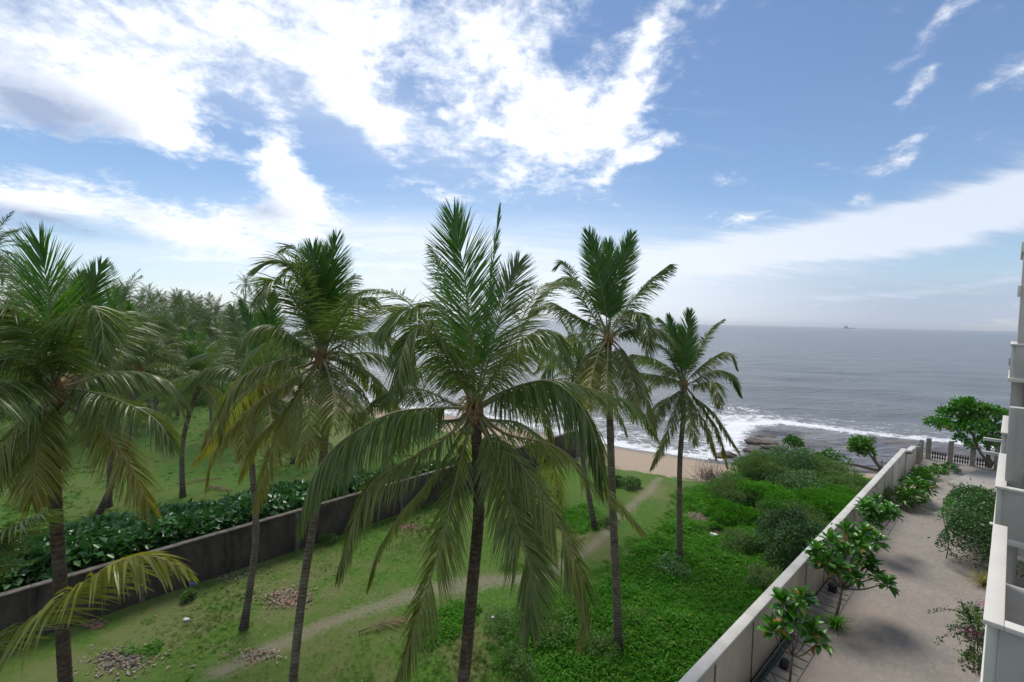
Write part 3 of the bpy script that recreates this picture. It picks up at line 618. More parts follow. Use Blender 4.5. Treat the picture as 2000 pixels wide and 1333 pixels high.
# ---------------------------------------------------------------- palms
def frond_arrays(pts, seed, pairs=150, ll=.95, lw=.026, droop=.9, vee=.35, t0=.14, yellow=0.0, face=None, fold=1.0, miss=.04, wind=(.10, .0), segs=4, twist=0.0, ph=1.0):
    """leaflets and rachis of one feather leaf along the curve pts"""
    rs = np.random.RandomState(seed); c = curve(pts, 40); T = nrm(np.gradient(c, axis=0))
    L = np.linalg.norm(np.diff(c, axis=0), axis=1).sum()
    if face is not None: S = nrm(np.cross(T.mean(0), np.asarray(face, float)))
    else:
        h = c[-1]-c[0]; h[2] = 0
        if np.linalg.norm(h) < .3: h = np.array([1, .2, 0])
        S = nrm(np.cross(nrm(h), [0, 0, 1.0]))
    t = np.linspace(t0, .995, pairs); t = np.repeat(t, 2)+rs.normal(0, .0035, pairs*2); side = np.tile([1.0, -1.0], pairs)
    keep = rs.rand(pairs*2) > miss
    for g in range(rs.randint(1, 4)):                        # wind-torn gaps
        g0 = rs.uniform(.2, .95); gw = rs.uniform(.008, .028); keep &= ~((np.abs(t-g0) < gw) & (side == rs.choice([-1, 1])))
    t = np.clip(t[keep], 0, 1); side = side[keep]; n = len(t)
    idx = t*39; i0 = np.minimum(idx.astype(int), 38); fr = (idx-i0)[:, None]
    B = c[i0]*(1-fr)+c[i0+1]*fr; Tt = nrm(T[i0]*(1-fr)+T[i0+1]*fr)
    Sn = nrm(S-Tt*(Tt @ S)[:, None]); N = np.cross(Sn, Tt)
    N = np.where((N[:, 2:3] < 0) & (face is None), -N, N) if face is None else N
    if twist: ct, s_ = math.cos(twist), math.sin(twist); Sn, N = Sn*ct+N*s_, N*ct-Sn*s_
    phi = np.radians(np.interp(t, [t0, .3, .7, 1.0], [68, 58, 44, 16])*ph)+rs.normal(0, .07, n)
    ve = vee+rs.normal(0, .16, n)
    D = Tt*np.cos(phi)[:, None]+(Sn*(side*np.cos(ve))[:, None]+N*np.sin(ve)[:, None])*np.sin(phi)[:, None]
    ln = ll*np.interp(t, [t0, .22, .42, .7, .9, 1.0], [.45, .8, 1.0, .9, .62, .36])*rs.uniform(.84, 1.08, n)
    dr = droop*rs.uniform(.75, 1.3, n)
    G = np.array([wind[0], wind[1], -1.0]); k = segs
    pos = [B]; dirs = []
    for s in range(k):
        d = nrm(D+(dr*(.45, .85, 1.1, 1.2)[s])[:, None]*G); dirs.append(d); pos.append(pos[-1]+d*(ln/k)[:, None])
    dirs.append(dirs[-1]); tw = rs.normal(0, .45, n)
    V = []; tg = []
    for s in range(k+1):
        d = dirs[s]; W = nrm(Tt-d*(Tt*d).sum(1)[:, None]+Sn*(.25*side)[:, None]*.3); Nn = np.cross(d, W); W = W*np.cos(tw)[:, None]+Nn*np.sin(tw)[:, None]
        wf = [.55, 1.0, .86, .52, 0][s] if k == 4 else [.7, 1.0, .5, 0][s]
        if s < k: V += [pos[s]-W*(lw*wf*.5), pos[s]+W*(lw*wf*.5)]; tg += [s/k, s/k]
        else: V += [pos[s]]; tg += [1.0]
    m = 2*k+1; V = np.stack(V, 1).reshape(-1, 3)
    b = (np.arange(n)*m)[:, None]
    Q = np.concatenate([b+np.array([2*s, 2*s+1, 2*s+3, 2*s+2]) for s in range(k-1)]); Tr = b+np.array([2*k-2, 2*k-1, 2*k])
    C = np.zeros((n, m, 3)); C[..., 0] = rs.rand(n)[:, None]*.8+.1; C[..., 1] = np.array(tg)[None]; C[..., 2] = np.clip(yellow*(.35+.9*t)+rs.normal(0, .06, n), 0, 1)[:, None]
    rr = np.interp(np.linspace(0, 1, 20), [0, .06, .2, .6, 1], [.062, .042, .027, .016, .005])*(L/5)**.6
    rv, rq, rt = tube(c[np.linspace(0, 39, 20).astype(int)], rr, 5)
    return (V, Q, Tr, C.reshape(-1, 3)), (rv, rq, rt, np.clip(yellow, 0, 1))
def add_frond(root, arr, org, mat='palm_leaf', label=None):
    (V, Q, Tr, C), (rv, rq, rt, y) = arr
    o = obj('frond', mkmesh('frond', V-org, Q, Tr, C, mat), root)
    if label: o['label'] = label
    obj('rachis', mkmesh('rachis', rv-org, rq, rt, np.tile([.5, 0, y], (len(rv), 1)), 'rachis', True), o)
    return o
def trunk_mesh(pts, r0, r1, flare=1.55, ring=.11, sides=12, seed=0, dark=True):
    rs = np.random.RandomState(seed); L = np.linalg.norm(np.diff(np.asarray(pts, float), axis=0), axis=1).sum(); n = max(12, int(L/ring)*2)
    c = curve(pts, n); s = np.linspace(0, L, n); r = r0+(r1-r0)*s/L; r = r*(1+(flare-1)*np.exp(-s/.45)); r = r*(1+.045*(np.arange(n) % 2))*rs.uniform(.975, 1.025, n)
    r[-1] *= .8
    V, Q, T = tube(c, r, sides)
    tn = np.zeros((len(V), 3)); tn[:n*sides, 1] = np.repeat(np.clip((np.exp(-s/.8)*1.0 if dark else s*0)+.5*((np.arange(n) % 2) == 0), 0, 1), sides)
    return V, Q, T, tn
# a library of feather leaves growing out along +X, shared by the palms further off
def lib_curve(e0, e1, L=4.8):
    n = 9; th = np.radians(np.linspace(e0, e1, n)); ds = L/(n-1); x = [0]; z = [0]
    for a in th[:-1]: x.append(x[-1]+ds*math.cos(a)); z.append(z[-1]+ds*math.sin(a))
    return np.c_[x, np.zeros(n), z]
LIBP = [(86, 76, .10), (80, 52, .25), (68, 22, .45), (56, -8, .7), (42, -30, .85), (26, -48, .95), (10, -60, 1.0), (-12, -72, 1.0), (-35, -82, 1.0)]
LIB = []
for k, (e0, e1, dp_) in enumerate(LIBP):
    for v in range(2):
        yl = max(0, (k-5)*.13)
        arr = frond_arrays(lib_curve(e0+v*4, e1-v*7, 4.8-.5*(k == 0)), 500+k*7+v, pairs=85, ll=.95, lw=.044, droop=dp_*1.15, vee=.45-.06*k, yellow=yl, face=(-1, .3, .2) if k == 0 else None, segs=3)
        (V, Q, Tr, C), (rv, rq, rt, y) = arr
        LIB.append((k, mkmesh('frond', V, Q, Tr, C, 'palm_leaf_young' if k < 2 else 'palm_leaf'), mkmesh('rachis', rv, rq, rt, np.tile([.5, 0, y], (len(rv), 1)), 'rachis', True)))
DEADM = []
for v in range(3):
    (V, Q, Tr, C), (rv, rq, rt, y) = frond_arrays(lib_curve(-20-v*12, -86, 2.6+.4*v), 990+v, pairs=60, ll=.6, lw=.028, droop=1.6, vee=-.2, yellow=.2, miss=.35, segs=3)
    DEADM.append((mkmesh('dead_frond', V, Q, Tr, C, 'dead_leaf'), mkmesh('rachis', rv, rq, rt, np.tile([.2, 0, .8], (len(rv), 1)), 'dead_leaf', True)))
def dead_frond(root, loc, v, az, sc=1.0):
    o = obj('dead_frond', DEADM[v % 3][0], root, tuple(loc)); o.rotation_euler = (0, 0, az); o.scale = (sc, sc, sc); obj('rachis', DEADM[v % 3][1], o); return o
def flower_stalk(root, h, org, rs):
    b = MB(); a = rs.rand()*6.283
    for i in range(14):
        a2 = a+rs.normal(0, .5); l = rs.uniform(.35, .7); e = np.array([math.cos(a2)*l*.75, math.sin(a2)*l*.75, l*rs.uniform(-.1, .5)])
        b.tube(curve([h, h+e*.5+np.array([0, 0, .12]), h+e+np.array([0, 0, -.12])], 6), np.linspace(.014, .005, 6), 4, (rs.rand(), 0, .6))
    return obj('flower_stalk', b.mesh('flower_stalk', 'stalk', True, org), root)
def lib_frond(root, loc, k, v, az, sc=1.0, roll=0.0):
    _, fm_, rm = LIB[min(k, 8)*2+v]
    o = obj('frond', fm_, root, tuple(loc)); o.rotation_euler = (roll, 0, az); o.scale = (sc, sc, sc)
    obj('rachis', rm, o); return o
def heart(root, h, org, rs, s=1.0, nuts=4):
    b = MB()
    for i in range(9):
        a = i*.698+rs.rand()*.3; r = .16*s
        b.tube([h+np.array([0, 0, -.35*s]), h+np.array([math.cos(a)*r, math.sin(a)*r, -.05*s]), h+np.array([math.cos(a)*r*1.6, math.sin(a)*r*1.6, .5*s*rs.uniform(.5, 1.1)])], [.16*s, .15*s, .03*s], 6, (rs.rand(), 0, 0))
    obj('leaf_base_fibre', b.mesh('leaf_base_fibre', 'fibre', True, org), root)
    for i in range(nuts):
        a = rs.rand()*6.283; c = h+np.array([math.cos(a)*.30*s, math.sin(a)*.30*s, -.28*s-rs.rand()*.25*s])
        th, ph = np.meshgrid(np.linspace(0, 2*math.pi, 11)[:-1], np.linspace(.05, math.pi-.05, 7)); D = np.stack([np.cos(th)*np.sin(ph)*.105, np.sin(th)*np.sin(ph)*.105, np.cos(ph)*.135], -1).reshape(-1, 3)
        ii, jj = np.meshgrid(np.arange(6), np.arange(10), indexing='ij'); ii = ii.ravel(); jj = jj.ravel(); kk = (jj+1) % 10
        obj('coconut', mkmesh('coconut', D*s+c-org, np.stack([ii*10+jj, (ii+1)*10+jj, (ii+1)*10+kk, ii*10+kk], 1), None, None, 'coconut_green', True), root)
def pxcurve(px, w0, L, sign):
    """photo points of a leaf of true length L growing from distance w0 towards (+1) or away from (-1) the camera"""
    px = np.asarray(px, float); seg = np.r_[0, np.cumsum(np.linalg.norm(np.diff(px, axis=0), axis=1))]
    flat = seg[-1]/FPX*w0; dep = math.sqrt(max(L*L-flat*flat, .04)); 
    f = (seg/seg[-1])
    return np.array([at(x, y, w0-sign*dep*min(.92, 1)*q) for (x, y), q in zip(px, f)])
def main_palm(label, w, base_px, trunk_px, heart_px, fronds, r0, r1, seed, fill=(), L=5.0, nuts=4, lw=.026, ll=.95, dead=2, bark='trunk_ring'):
    rs = np.random.RandomState(seed); h = at(*heart_px, w)
    base = gnd(*base_px) if base_px else None
    tp = [at(x, y, w) for x, y in trunk_px]
    org = np.array([base[0], base[1], 0.0])
    pts = [org-np.array([0, 0, .15])]+tp+[h]
    root = thing('coconut_palm', label, 'palm tree', tuple(org), 0, 'coconut palms on the lawn')
    V, Q, T, tn = trunk_mesh(pts, r0, r1, seed=seed); obj('trunk', mkmesh('trunk', V-org, Q, T, tn, bark, True), root)
    for i, fd in enumerate(fronds):
        px, sign, kw = fd; kw = dict(kw); Lf = kw.pop('L', L); mt = kw.pop('mat', 'palm_leaf'); kind = kw.pop('kind', None)
        if kind == 'spear': kw = dict(dict(droop=.12, vee=.12, face=(0.1*rs.randn(), -1, .1), t0=.2, yellow=0, ll=ll*1.1, ph=.74), **kw); mt = 'palm_leaf_young'
        elif kind == 'up': kw = dict(dict(droop=.55, vee=.3, t0=.15, ll=ll, ph=.85), **kw)
        elif kind == 'low': kw = dict(dict(droop=.75, vee=.05, yellow=.22, ll=ll*.95), **kw)
        else: kw = dict(dict(droop=1.1, vee=.25, ll=ll), **kw)
        pc = pxcurve([heart_px]+list(px), w, Lf, sign); pc[0] = h+(pc[1]-pc[0])*.05
        add_frond(root, frond_arrays(pc, seed*50+i, **dict(dict(lw=lw), **kw)), org, mt)
    for (k, az, sc) in fill: lib_frond(root, h-org, k, rs.randint(2), math.radians(az), sc)
    heart(root, h-np.array([0, 0, .1]), org, rs, .62, nuts)
    for i in range(dead): dead_frond(root, h-org-np.array([0, 0, .2]), rs.randint(3), rs.rand()*6.283, rs.uniform(.7, 1.0))
    for i in range(3): flower_stalk(root, h, org, rs)
    return root
SPEAR, UP, MIDF, LOW = dict(kind='spear'), dict(kind='up'), {}, dict(kind='low')
def k_(d, **kw): return dict(d, **kw)
wC = 9.0
main_palm('coconut palm with the fullest crown and longest drooping fronds, dark trunk on the open lawn', wC, (858, 1806), [(880, 1560), (905, 1333), (922, 1150), (935, 1000), (932, 880)], (927, 800), [
    ([(920, 700), (910, 560), (886, 424)], .3, k_(SPEAR, L=3.9, pairs=150, ll=1.15, lw=.028, droop=.15)),
    ([(945, 700), (955, 580), (975, 408)], -.3, k_(SPEAR, L=4.1, ll=.5, face=(1, -.25, .1), miss=.25)),
    ([(918, 690), (880, 560), (842, 482)], -1, k_(UP, ll=.8)),
    ([(955, 700), (975, 620), (1012, 515)], -.6, k_(UP, L=3.6, ll=1.05, face=(-.3, -1, .1), droop=.2, t0=.2)),
    ([(905, 745), (850, 650), (775, 575), (705, 570), (665, 612)], -1, k_(UP, L=5.4, droop=.5)),
    ([(880, 700), (825, 645), (800, 655), (783, 705), (780, 760)], 1, k_(MIDF, L=4.0)),
    ([(875, 797), (775, 805), (700, 840), (650, 878), (612, 930), (586, 1010)], .5, k_(MIDF, L=5.2, ll=1.25, droop=2.2, pairs=200, lw=.030)),
    ([(865, 860), (785, 905), (725, 945), (690, 1020), (662, 1115)], .6, k_(LOW, L=5.0)),
    ([(880, 880), (830, 950), (787, 1000), (740, 1075), (718, 1148)], -.4, k_(LOW, L=4.4, ll=.6)),
    ([(905, 880), (880, 980), (850, 1100), (812, 1220), (775, 1332)], .8, k_(LOW, L=5.8, ll=1.05, pairs=180, lw=.028)),
    ([(942, 830), (975, 912), (1002, 1000), (1037, 1120), (1034, 1230)], 1, k_(MIDF, L=4.9, ll=1.1, pairs=190, lw=.030, droop=.5, yellow=.05)),
    ([(960, 840), (1010, 900), (1062, 970), (1112, 1070), (1145, 1160), (1134, 1238)], .7, k_(LOW, L=5.4, ll=1.15, pairs=190, lw=.028, yellow=.2)),
    ([(970, 772), (1025, 750), (1077, 746), (1125, 782), (1157, 840), (1176, 935)], .6, k_(MIDF, L=5.0, ll=1.25, droop=2.0, pairs=200, lw=.030)),
    ([(985, 847), (1062, 865), (1112, 890), (1155, 945), (1182, 952), (1225, 1000), (1256, 1036)], -.5, k_(LOW, L=5.2)),
    ([(955, 750), (1000, 690), (1060, 680), (1105, 725)], -1, k_(MIDF)), ([(900, 750), (850, 715), (790, 735), (745, 795)], -1, k_(MIDF)),
    ([(990, 770), (1070, 742), (1170, 765), (1238, 790), (1282, 852)], -.6, k_(MIDF, L=5.4)),
    ([(900, 820), (830, 830), (770, 880), (740, 960)], -1, k_(MIDF)), ([(950, 820), (1020, 830), (1075, 890), (1095, 985)], -1, k_(MIDF, yellow=.25)),
    ([(960, 745), (1010, 640), (1060, 560), (1120, 550)], -1, k_(UP)), ([(905, 715), (870, 620), (835, 590), (790, 620)], -.5, k_(UP, L=4.6, droop=.8)), ([(895, 740), (840, 645), (800, 605), (748, 640)], .4, k_(UP, L=4.8, droop=.9, ll=1.1)), ([(965, 735), (1020, 665), (1075, 645), (1112, 695)], .3, k_(MIDF, L=4.6)), ([(885, 790), (820, 760), (755, 770), (700, 810)], -.7, k_(MIDF)), ([(955, 850), (985, 930), (1000, 1010), (1005, 1100)], -.8, k_(LOW)),  ],
    .13, .105, 11, [(7, 100, .85), (6, 60, .9)], nuts=7, bark='trunk_dark', dead=1)
wA = 8.6
main_palm('coconut palm with the thickest dark trunk, in front of the old stained wall', wA, (165, 1846), [(145, 1550), (128, 1333), (118, 1150), (106, 950), (102, 850)], (108, 762), [
    ([(100, 660), (95, 570), (78, 478)], .3, k_(SPEAR, L=3.2, ll=1.15, lw=.028, pairs=100)), ([(135, 680), (165, 600), (196, 520)], -.3, k_(SPEAR, L=3.2, ll=.7, face=(.6, -1, 0))),
    ([(125, 690), (150, 630), (178, 597), (198, 630), (202, 700)], .55, k_(MIDF, L=3.6)), ([(150, 710), (215, 645), (260, 632), (322, 628)], -.6, k_(UP, L=4.4, droop=.9)),
    ([(160, 745), (205, 730), (275, 728), (335, 748), (364, 785)], -.4, k_(MIDF, L=4.2)), ([(150, 762), (200, 772), (250, 790), (300, 817), (335, 862)], .3, k_(MIDF, L=4.2)),
    ([(145, 775), (180, 800), (220, 860), (262, 925), (292, 990)], .3, k_(LOW, L=4.2, yellow=.45)), ([(75, 755), (45, 745), (0, 756), (-60, 805)], .6, k_(MIDF, L=4.6)),
    ([(90, 690), (55, 640), (12, 605), (-50, 600)], .5, k_(UP, L=4.4, droop=.8)), ([(80, 790), (45, 825), (5, 875), (-25, 950)], .3, k_(LOW, yellow=.4, L=4.0)),
    ([(95, 800), (78, 850), (70, 910), (62, 975)], .3, k_(LOW, yellow=.5, L=3.8)), ([(80, 740), (35, 700), (-30, 685)], .2, k_(MIDF)),
    ([(85, 660), (45, 560), (8, 500)], -.6, k_(UP, ll=.8, L=4.2)), ([(120, 660), (140, 580), (158, 530)], -.6, k_(UP, L=4.2, ll=.8)), ([(140, 720), (180, 650), (235, 610), (285, 625)], -.9, k_(UP))],
    .112, .098, 12, [], L=4.6, nuts=6, bark='trunk_dark', dead=1)
wD = 12.2
main_palm('slender palm with ringed grey leaning trunk and dense upright dark green spear leaves', wD, (562, 1495), [(572, 1333), (592, 1150), (616, 1000), (632, 880), (638, 790)], (630, 700), [
    ([(625, 630), (620, 570), (612, 490)], .3, k_(SPEAR, L=3.0, ll=1.1, lw=.030)), ([(638, 620), (645, 560), (657, 468)], -.2, k_(SPEAR, L=3.3, ll=.95)), ([(628, 630), (632, 570), (640, 500)], 0, k_(SPEAR, L=3.0)),
    ([(610, 610), (575, 530), (540, 510), (503, 522)], .5, k_(UP, L=4.4, ll=1.05)), ([(612, 600), (590, 510), (573, 482), (553, 486)], -.5, k_(UP, L=4.3)), ([(605, 640), (580, 590), (540, 548), (503, 582)], .8, k_(UP, L=4.4)),
    ([(600, 695), (565, 700), (500, 720), (457, 752), (437, 800), (428, 855)], .5, k_(MIDF, L=5.2, yellow=.25)), ([(600, 725), (545, 757), (490, 798), (450, 838), (415, 887), (402, 945)], .5, k_(LOW, L=5.4, yellow=.45)),
    ([(605, 737), (575, 785), (545, 850), (520, 912), (500, 985)], .6, k_(LOW, L=5.0, yellow=.5)), ([(620, 740), (605, 800), (602, 860), (590, 900)], 1, k_(LOW, L=4.2, yellow=.4)),
    ([(655, 668), (700, 622), (747, 597), (775, 620)], -.7, k_(UP, L=4.2)), ([(665, 695), (730, 690), (785, 715), (822, 770)], -.4, k_(MIDF)), ([(650, 715), (680, 760), (700, 830)], .8, k_(MIDF, yellow=.15)), ([(615, 640), (600, 560), (580, 520), (545, 540)], .2, k_(UP, droop=.6, ll=.8)), ([(645, 640), (670, 570), (690, 540)], -.6, k_(UP)), ([(655, 680), (720, 650), (775, 670), (810, 730)], .4, k_(MIDF)), ([(600, 680), (545, 640), (500, 640), (465, 680)], .3, k_(MIDF)), ([(595, 745), (560, 800), (500, 860), (470, 930)], 0, k_(LOW, yellow=.5)),
    ([(610, 690), (560, 660), (505, 680), (470, 730)], -.8, k_(MIDF)), ([(655, 640), (690, 590), (725, 580)], .9, k_(UP)), ([(640, 725), (655, 780), (650, 830)], 1, k_(LOW, yellow=.3)), ([(655, 700), (720, 730), (760, 800)], -.8, k_(MIDF)), ([(595, 715), (520, 735), (455, 800), (420, 850), (380, 900)], -.3, k_(LOW, L=5.2, yellow=.5))],
    .115, .095, 13, [(6, 90, .9), (5, 130, .9), (7, 60, .9), (3, 100, .9)], L=4.8, nuts=5)
gB = gnd(475, 1225); wB = dist(gB)
main_palm('shorter palm with pale grey bowed trunk close to the stained wall', wB, (475, 1225), [(488, 1150), (499, 1060), (498, 980), (491, 890), (498, 820)], (512, 752), [
    ([(520, 690), (525, 640), (530, 578)], .3, k_(SPEAR, L=3.5, ll=1.0, lw=.04)), ([(505, 700), (492, 640), (470, 590)], -.3, k_(SPEAR, L=3.4, ll=.6)), ([(495, 715), (470, 660), (455, 600)], -.4, k_(UP)),
    ([(480, 735), (440, 715), (395, 725), (350, 775)], .4, k_(MIDF)), ([(490, 755), (450, 775), (410, 830), (390, 890)], .4, k_(LOW, yellow=.4)), ([(540, 735), (580, 720), (620, 745), (640, 800)], .4, k_(MIDF)), ([(540, 715), (570, 660), (600, 640)], -.6, k_(UP)),
    ([(500, 780), (480, 830), (470, 890)], .6, k_(LOW, yellow=.5)), ([(535, 775), (560, 820), (575, 880)], .5, k_(LOW, yellow=.35)), ([(525, 790), (530, 840), (525, 890)], 1, k_(LOW, yellow=.3)), ([(485, 720), (450, 690), (410, 690), (370, 700)], -.5, k_(UP, droop=.8))],
    .125, .10, 14, [(4, 80, .9), (5, 40, .9), (6, 140, .9), (5, 200, .9), (3, 10, .9)], L=4.6, nuts=3, lw=.036)
gE = gnd(1208, 1275); wE = dist(gE)
main_palm('tall palm with slim dark trunk rising from the bright green creeper', wE, (1208, 1275), [(1204, 1150), (1197, 1000), (1193, 880), (1190, 770)], (1188, 662), [
    ([(1182, 600), (1170, 540), (1150, 458)], .3, k_(SPEAR, L=4.0, ll=1.0, lw=.045)), ([(1196, 600), (1205, 550), (1232, 462)], -.2, k_(SPEAR, L=4.0, ll=1.0, lw=.045)), ([(1190, 600), (1190, 540), (1188, 478)], 0, k_(SPEAR, L=3.6, ll=1.0)),
    ([(1210, 625), (1240, 580), (1270, 547), (1308, 517)], -.3, k_(UP, L=4.0, droop=.9)), ([(1172, 620), (1140, 562), (1100, 543), (1052, 582), (1012, 655)], .3, k_(UP, L=5.0, droop=.9)), ([(1165, 640), (1125, 618), (1075, 592), (1040, 610)], -.4, k_(UP, droop=.9)),
    ([(1160, 620), (1125, 560), (1105, 515), (1085, 522)], -.6, k_(UP, ll=.8)), ([(1215, 650), (1255, 641), (1290, 645), (1320, 668)], .3, k_(MIDF)), ([(1187, 700), (1185, 745), (1188, 800)], 1, k_(MIDF, yellow=.2)), ([(1205, 672), (1228, 702), (1258, 757), (1280, 840)], .4, k_(LOW)),
    ([(1160, 665), (1110, 675), (1070, 720), (1055, 775)], .4, k_(MIDF)), ([(1170, 680), (1135, 715), (1110, 790)], .5, k_(LOW)), ([(1210, 690), (1235, 745), (1240, 815)], .7, k_(LOW, yellow=.3)), ([(1165, 700), (1150, 750), (1135, 810)], -.6, k_(LOW)), ([(1215, 640), (1245, 610), (1262, 640), (1268, 690)], .8, k_(MIDF)), ([(1170, 690), (1155, 740), (1150, 800)], 1, k_(LOW, yellow=.4))],
    .15, .12, 15, [(5, 90, .9), (4, 60, .9), (6, 130, .9), (7, 100, .9)], L=4.7, nuts=4, lw=.036)
gF = gnd(1328, 1102); wF = dist(gF)
main_palm('lone palm by the beach end of the path with the sea behind its crown', wF, (1328, 1102), [(1327, 1000), (1328, 900), (1334, 820)], (1336, 752), [
    ([(1338, 700), (1341, 660), (1346, 612)], .3, k_(SPEAR, L=3.6, ll=1.0, lw=.06)), ([(1330, 700), (1318, 660), (1306, 618)], -.2, k_(SPEAR, L=3.5, ll=.7)), ([(1352, 712), (1375, 665), (1392, 640), (1412, 625)], -.3, k_(UP, L=4.0, ll=.6)), ([(1355, 730), (1388, 702), (1420, 688), (1438, 715)], .3, k_(UP, droop=.9)),
    ([(1355, 745), (1388, 725), (1425, 730), (1447, 770)], -.3, k_(MIDF)), ([(1357, 752), (1395, 748), (1404, 795)], .8, k_(MIDF, yellow=.15)), ([(1318, 715), (1298, 682), (1260, 664)], -.3, k_(UP)), ([(1318, 742), (1292, 735), (1250, 728)], .5, k_(MIDF)), ([(1315, 725), (1275, 700), (1235, 692)], .4, k_(MIDF)),
    ([(1340, 785), (1347, 820), (1358, 865)], .9, k_(LOW, yellow=.2)), ([(1325, 785), (1308, 835), (1272, 912)], .2, k_(LOW, L=4.5)), ([(1355, 775), (1392, 805), (1422, 850), (1442, 880)], .3, k_(LOW)), ([(1350, 785), (1380, 835), (1398, 890)], .5, k_(LOW, yellow=.3)), ([(1360, 780), (1400, 840), (1420, 910)], -.4, k_(LOW, yellow=.35)), ([(1322, 770), (1290, 790), (1270, 840)], .6, k_(MIDF)), ([(1325, 700), (1310, 650), (1290, 625)], -.5, k_(UP))],
    .135, .11, 16, [(5, 90, .85), (4, 130, .85), (3, 60, .85), (6, 110, .85)], L=4.4, nuts=4, lw=.040)

def mid_palm(label, base_px, heart_px, seed, L=1.0, n=22, bend=0.0, r=.14, name='coconut_palm', group='palms in the second field', young=False):
    rs = np.random.RandomState(seed); g = gnd(*base_px); w = dist(g); h = at(*heart_px, w); org = g
    mid = (g+h)/2+np.array([bend, 0, 0])
    root = thing(name, label, 'palm tree', tuple(org), 0, group)
    V, Q, T, tn = trunk_mesh([g-np.array([0, 0, .15]), mid, h], r*1.1, r*.85, seed=seed, sides=9, ring=.2); obj('trunk', mkmesh('trunk', V-org, Q, T, tn, 'trunk_ring', True), root)
    for i in range(n):
        k = int(i/n*8.99); 
        if young: k = min(k, 5)
        lib_frond(root, h-org, k, rs.randint(2), i*2.39996+rs.normal(0, .25), L*rs.uniform(.85, 1.08), rs.normal(0, .12))
    heart(root, h-np.array([0, 0, .1]), org, rs, .62, 2)
    return root
mid_palm('leaning palm with curved trunk just behind the broad-leaved shrubs', (192, 1002), (272, 722), 41, .9, bend=.6)
mid_palm('straight palm sharing its root with the leaning palm behind the shrubs', (212, 990), (224, 690), 42, .9)
mid_palm('palm with its foot in the shrubs halfway along the stained wall', (357, 972), (388, 752), 43, .9, bend=-.5)
mid_palm('thin palm on the seaward lawn beside the worn path fork', (1163, 1033), (1132, 742), 44, .85, group='coconut palms on the lawn', bend=-.3)
mid_palm('palm in the second field with its trunk leaning away from the old wall', (10, 872), (75, 690), 45, .95, bend=.8)
mid_palm('palm standing in the middle of the second field behind the leaning pair', (305, 838), (300, 690), 46, .9)
mid_palm('palm in the second field beside a fallen dry frond', (570, 905), (585, 742), 47, .85, bend=.4)
mid_palm('low young palm with fresh green leaves near the far dark wall', (420, 742), (421, 712), 48, .95, n=13, young=True, r=.2)
mid_palm('low bushy palm between the stained wall and the sand', (700, 905), (690, 830), 49, .6, n=12, young=True)
mid_palm('palm at the far edge of the second field close to the low wall', (262, 800), (250, 668), 50, 1.0)
mid_palm('palm with a full round crown at the far edge of the second field', (345, 790), (352, 668), 52, 1.0)
# palm whose foot stands outside the picture, only two leaves reach in
g = at(-190, 1330, 7.2); org = np.array([g[0]-.3, g[1]-.2, 0]); root = thing('coconut_palm', 'low palm with long pale fronds reaching out in front of the stained wall', 'palm tree', tuple(org), 0, 'coconut palms on the lawn')
V, Q, T, tn = trunk_mesh([org-np.array([0, 0, .1]), (org+g)/2+np.array([.15, 0, 0]), g], .19, .15, seed=3); obj('trunk', mkmesh('trunk', V-org, Q, T, tn, 'trunk_ring', True), root)
for i, (px, kw) in enumerate([([(-190, 1330), (-60, 1280), (40, 1225), (110, 1180), (200, 1115), (280, 1085), (358, 1108)], dict(droop=.95, vee=.5, yellow=.3, ll=1.0, lw=.05, pairs=120)), ([(-190, 1330), (-110, 1180), (-40, 1080), (20, 1032), (88, 1000)], dict(droop=.6, vee=.4, ll=.9)), ([(-190, 1330), (-140, 1150), (-70, 1060), (-10, 1060)], dict(droop=.8))]):
    pc = np.array([at(x, y, 7.2-.22*j) for j, (x, y) in enumerate(px)]); add_frond(root, frond_arrays(pc, 900+i, t0=.22, **kw), org)
rs = np.random.RandomState(5)
for (k, az) in [(1, 100), (2, 160), (3, 200), (4, 260), (5, 130), (6, 180), (3, 300), (1, 250)]: lib_frond(root, g-org, k, 0, math.radians(az), .9)
heart(root, g, org, rs, 1.0, 2)

# ---- the far grove
FAR = []
for v in range(5):
    rs = np.random.RandomState(70+v); H = [9, 11.5, 14, 17, 21][v]; b = MB(); lean = rs.normal(0, .9, 2)
    top = np.array([lean[0], lean[1], H])
    for i in range(20):
        k = i/19; e0 = 86-k*118; az = i*2.39996+rs.normal(0, .3); pc = lib_curve(e0, e0-25-55*min(1, k*1.6), 4.6*rs.uniform(.85, 1.1)); ca, sa_ = math.cos(az), math.sin(az)
        pc = np.c_[pc[:, 0]*ca, pc[:, 0]*sa_, pc[:, 2]]+top
        (Va, Qa, Ta, Ca), (rv, rq, rt, y) = frond_arrays(pc, 700+v*30+i, pairs=40, ll=.95, lw=.062, droop=.3+.8*k, yellow=.35*max(0, k-.55), segs=3)
        b.add(Va, Qa, Ta, Ca); b.add(rv, rq, rt, (.9, 0, .15))
    V, Q, T, tn = trunk_mesh([(0, 0, -.6), (lean[0]*.3, lean[1]*.3, H*.55), top], .17, .12, ring=.5, sides=7, seed=v)
    FAR.append((mkmesh('trunk', V, Q, T, tn, 'trunk_ring', True), b.mesh('crown', 'palm_leaf_far'), H))
def far_palm(x, y, v, s, rz, label, name='coconut_palm', group='palms of the far grove', z=0.0):
    r = thing(name, label, 'palm tree', (x, y, z), rz, group); r.scale = (s, s, s); obj('trunk', FAR[v][0], r); obj('crown', FAR[v][1], r); return r
def far_at(px, py, w, v, rz, label):                     # crown at the photo point, foot on the ground below
    p = at(px, py, w); s = p[2]/FAR[v][2]; return far_palm(p[0], p[1], v, s, rz, label)
far_at(475, 556, 150, 4, 1.0, 'tall thin palm standing clear above the grove skyline')
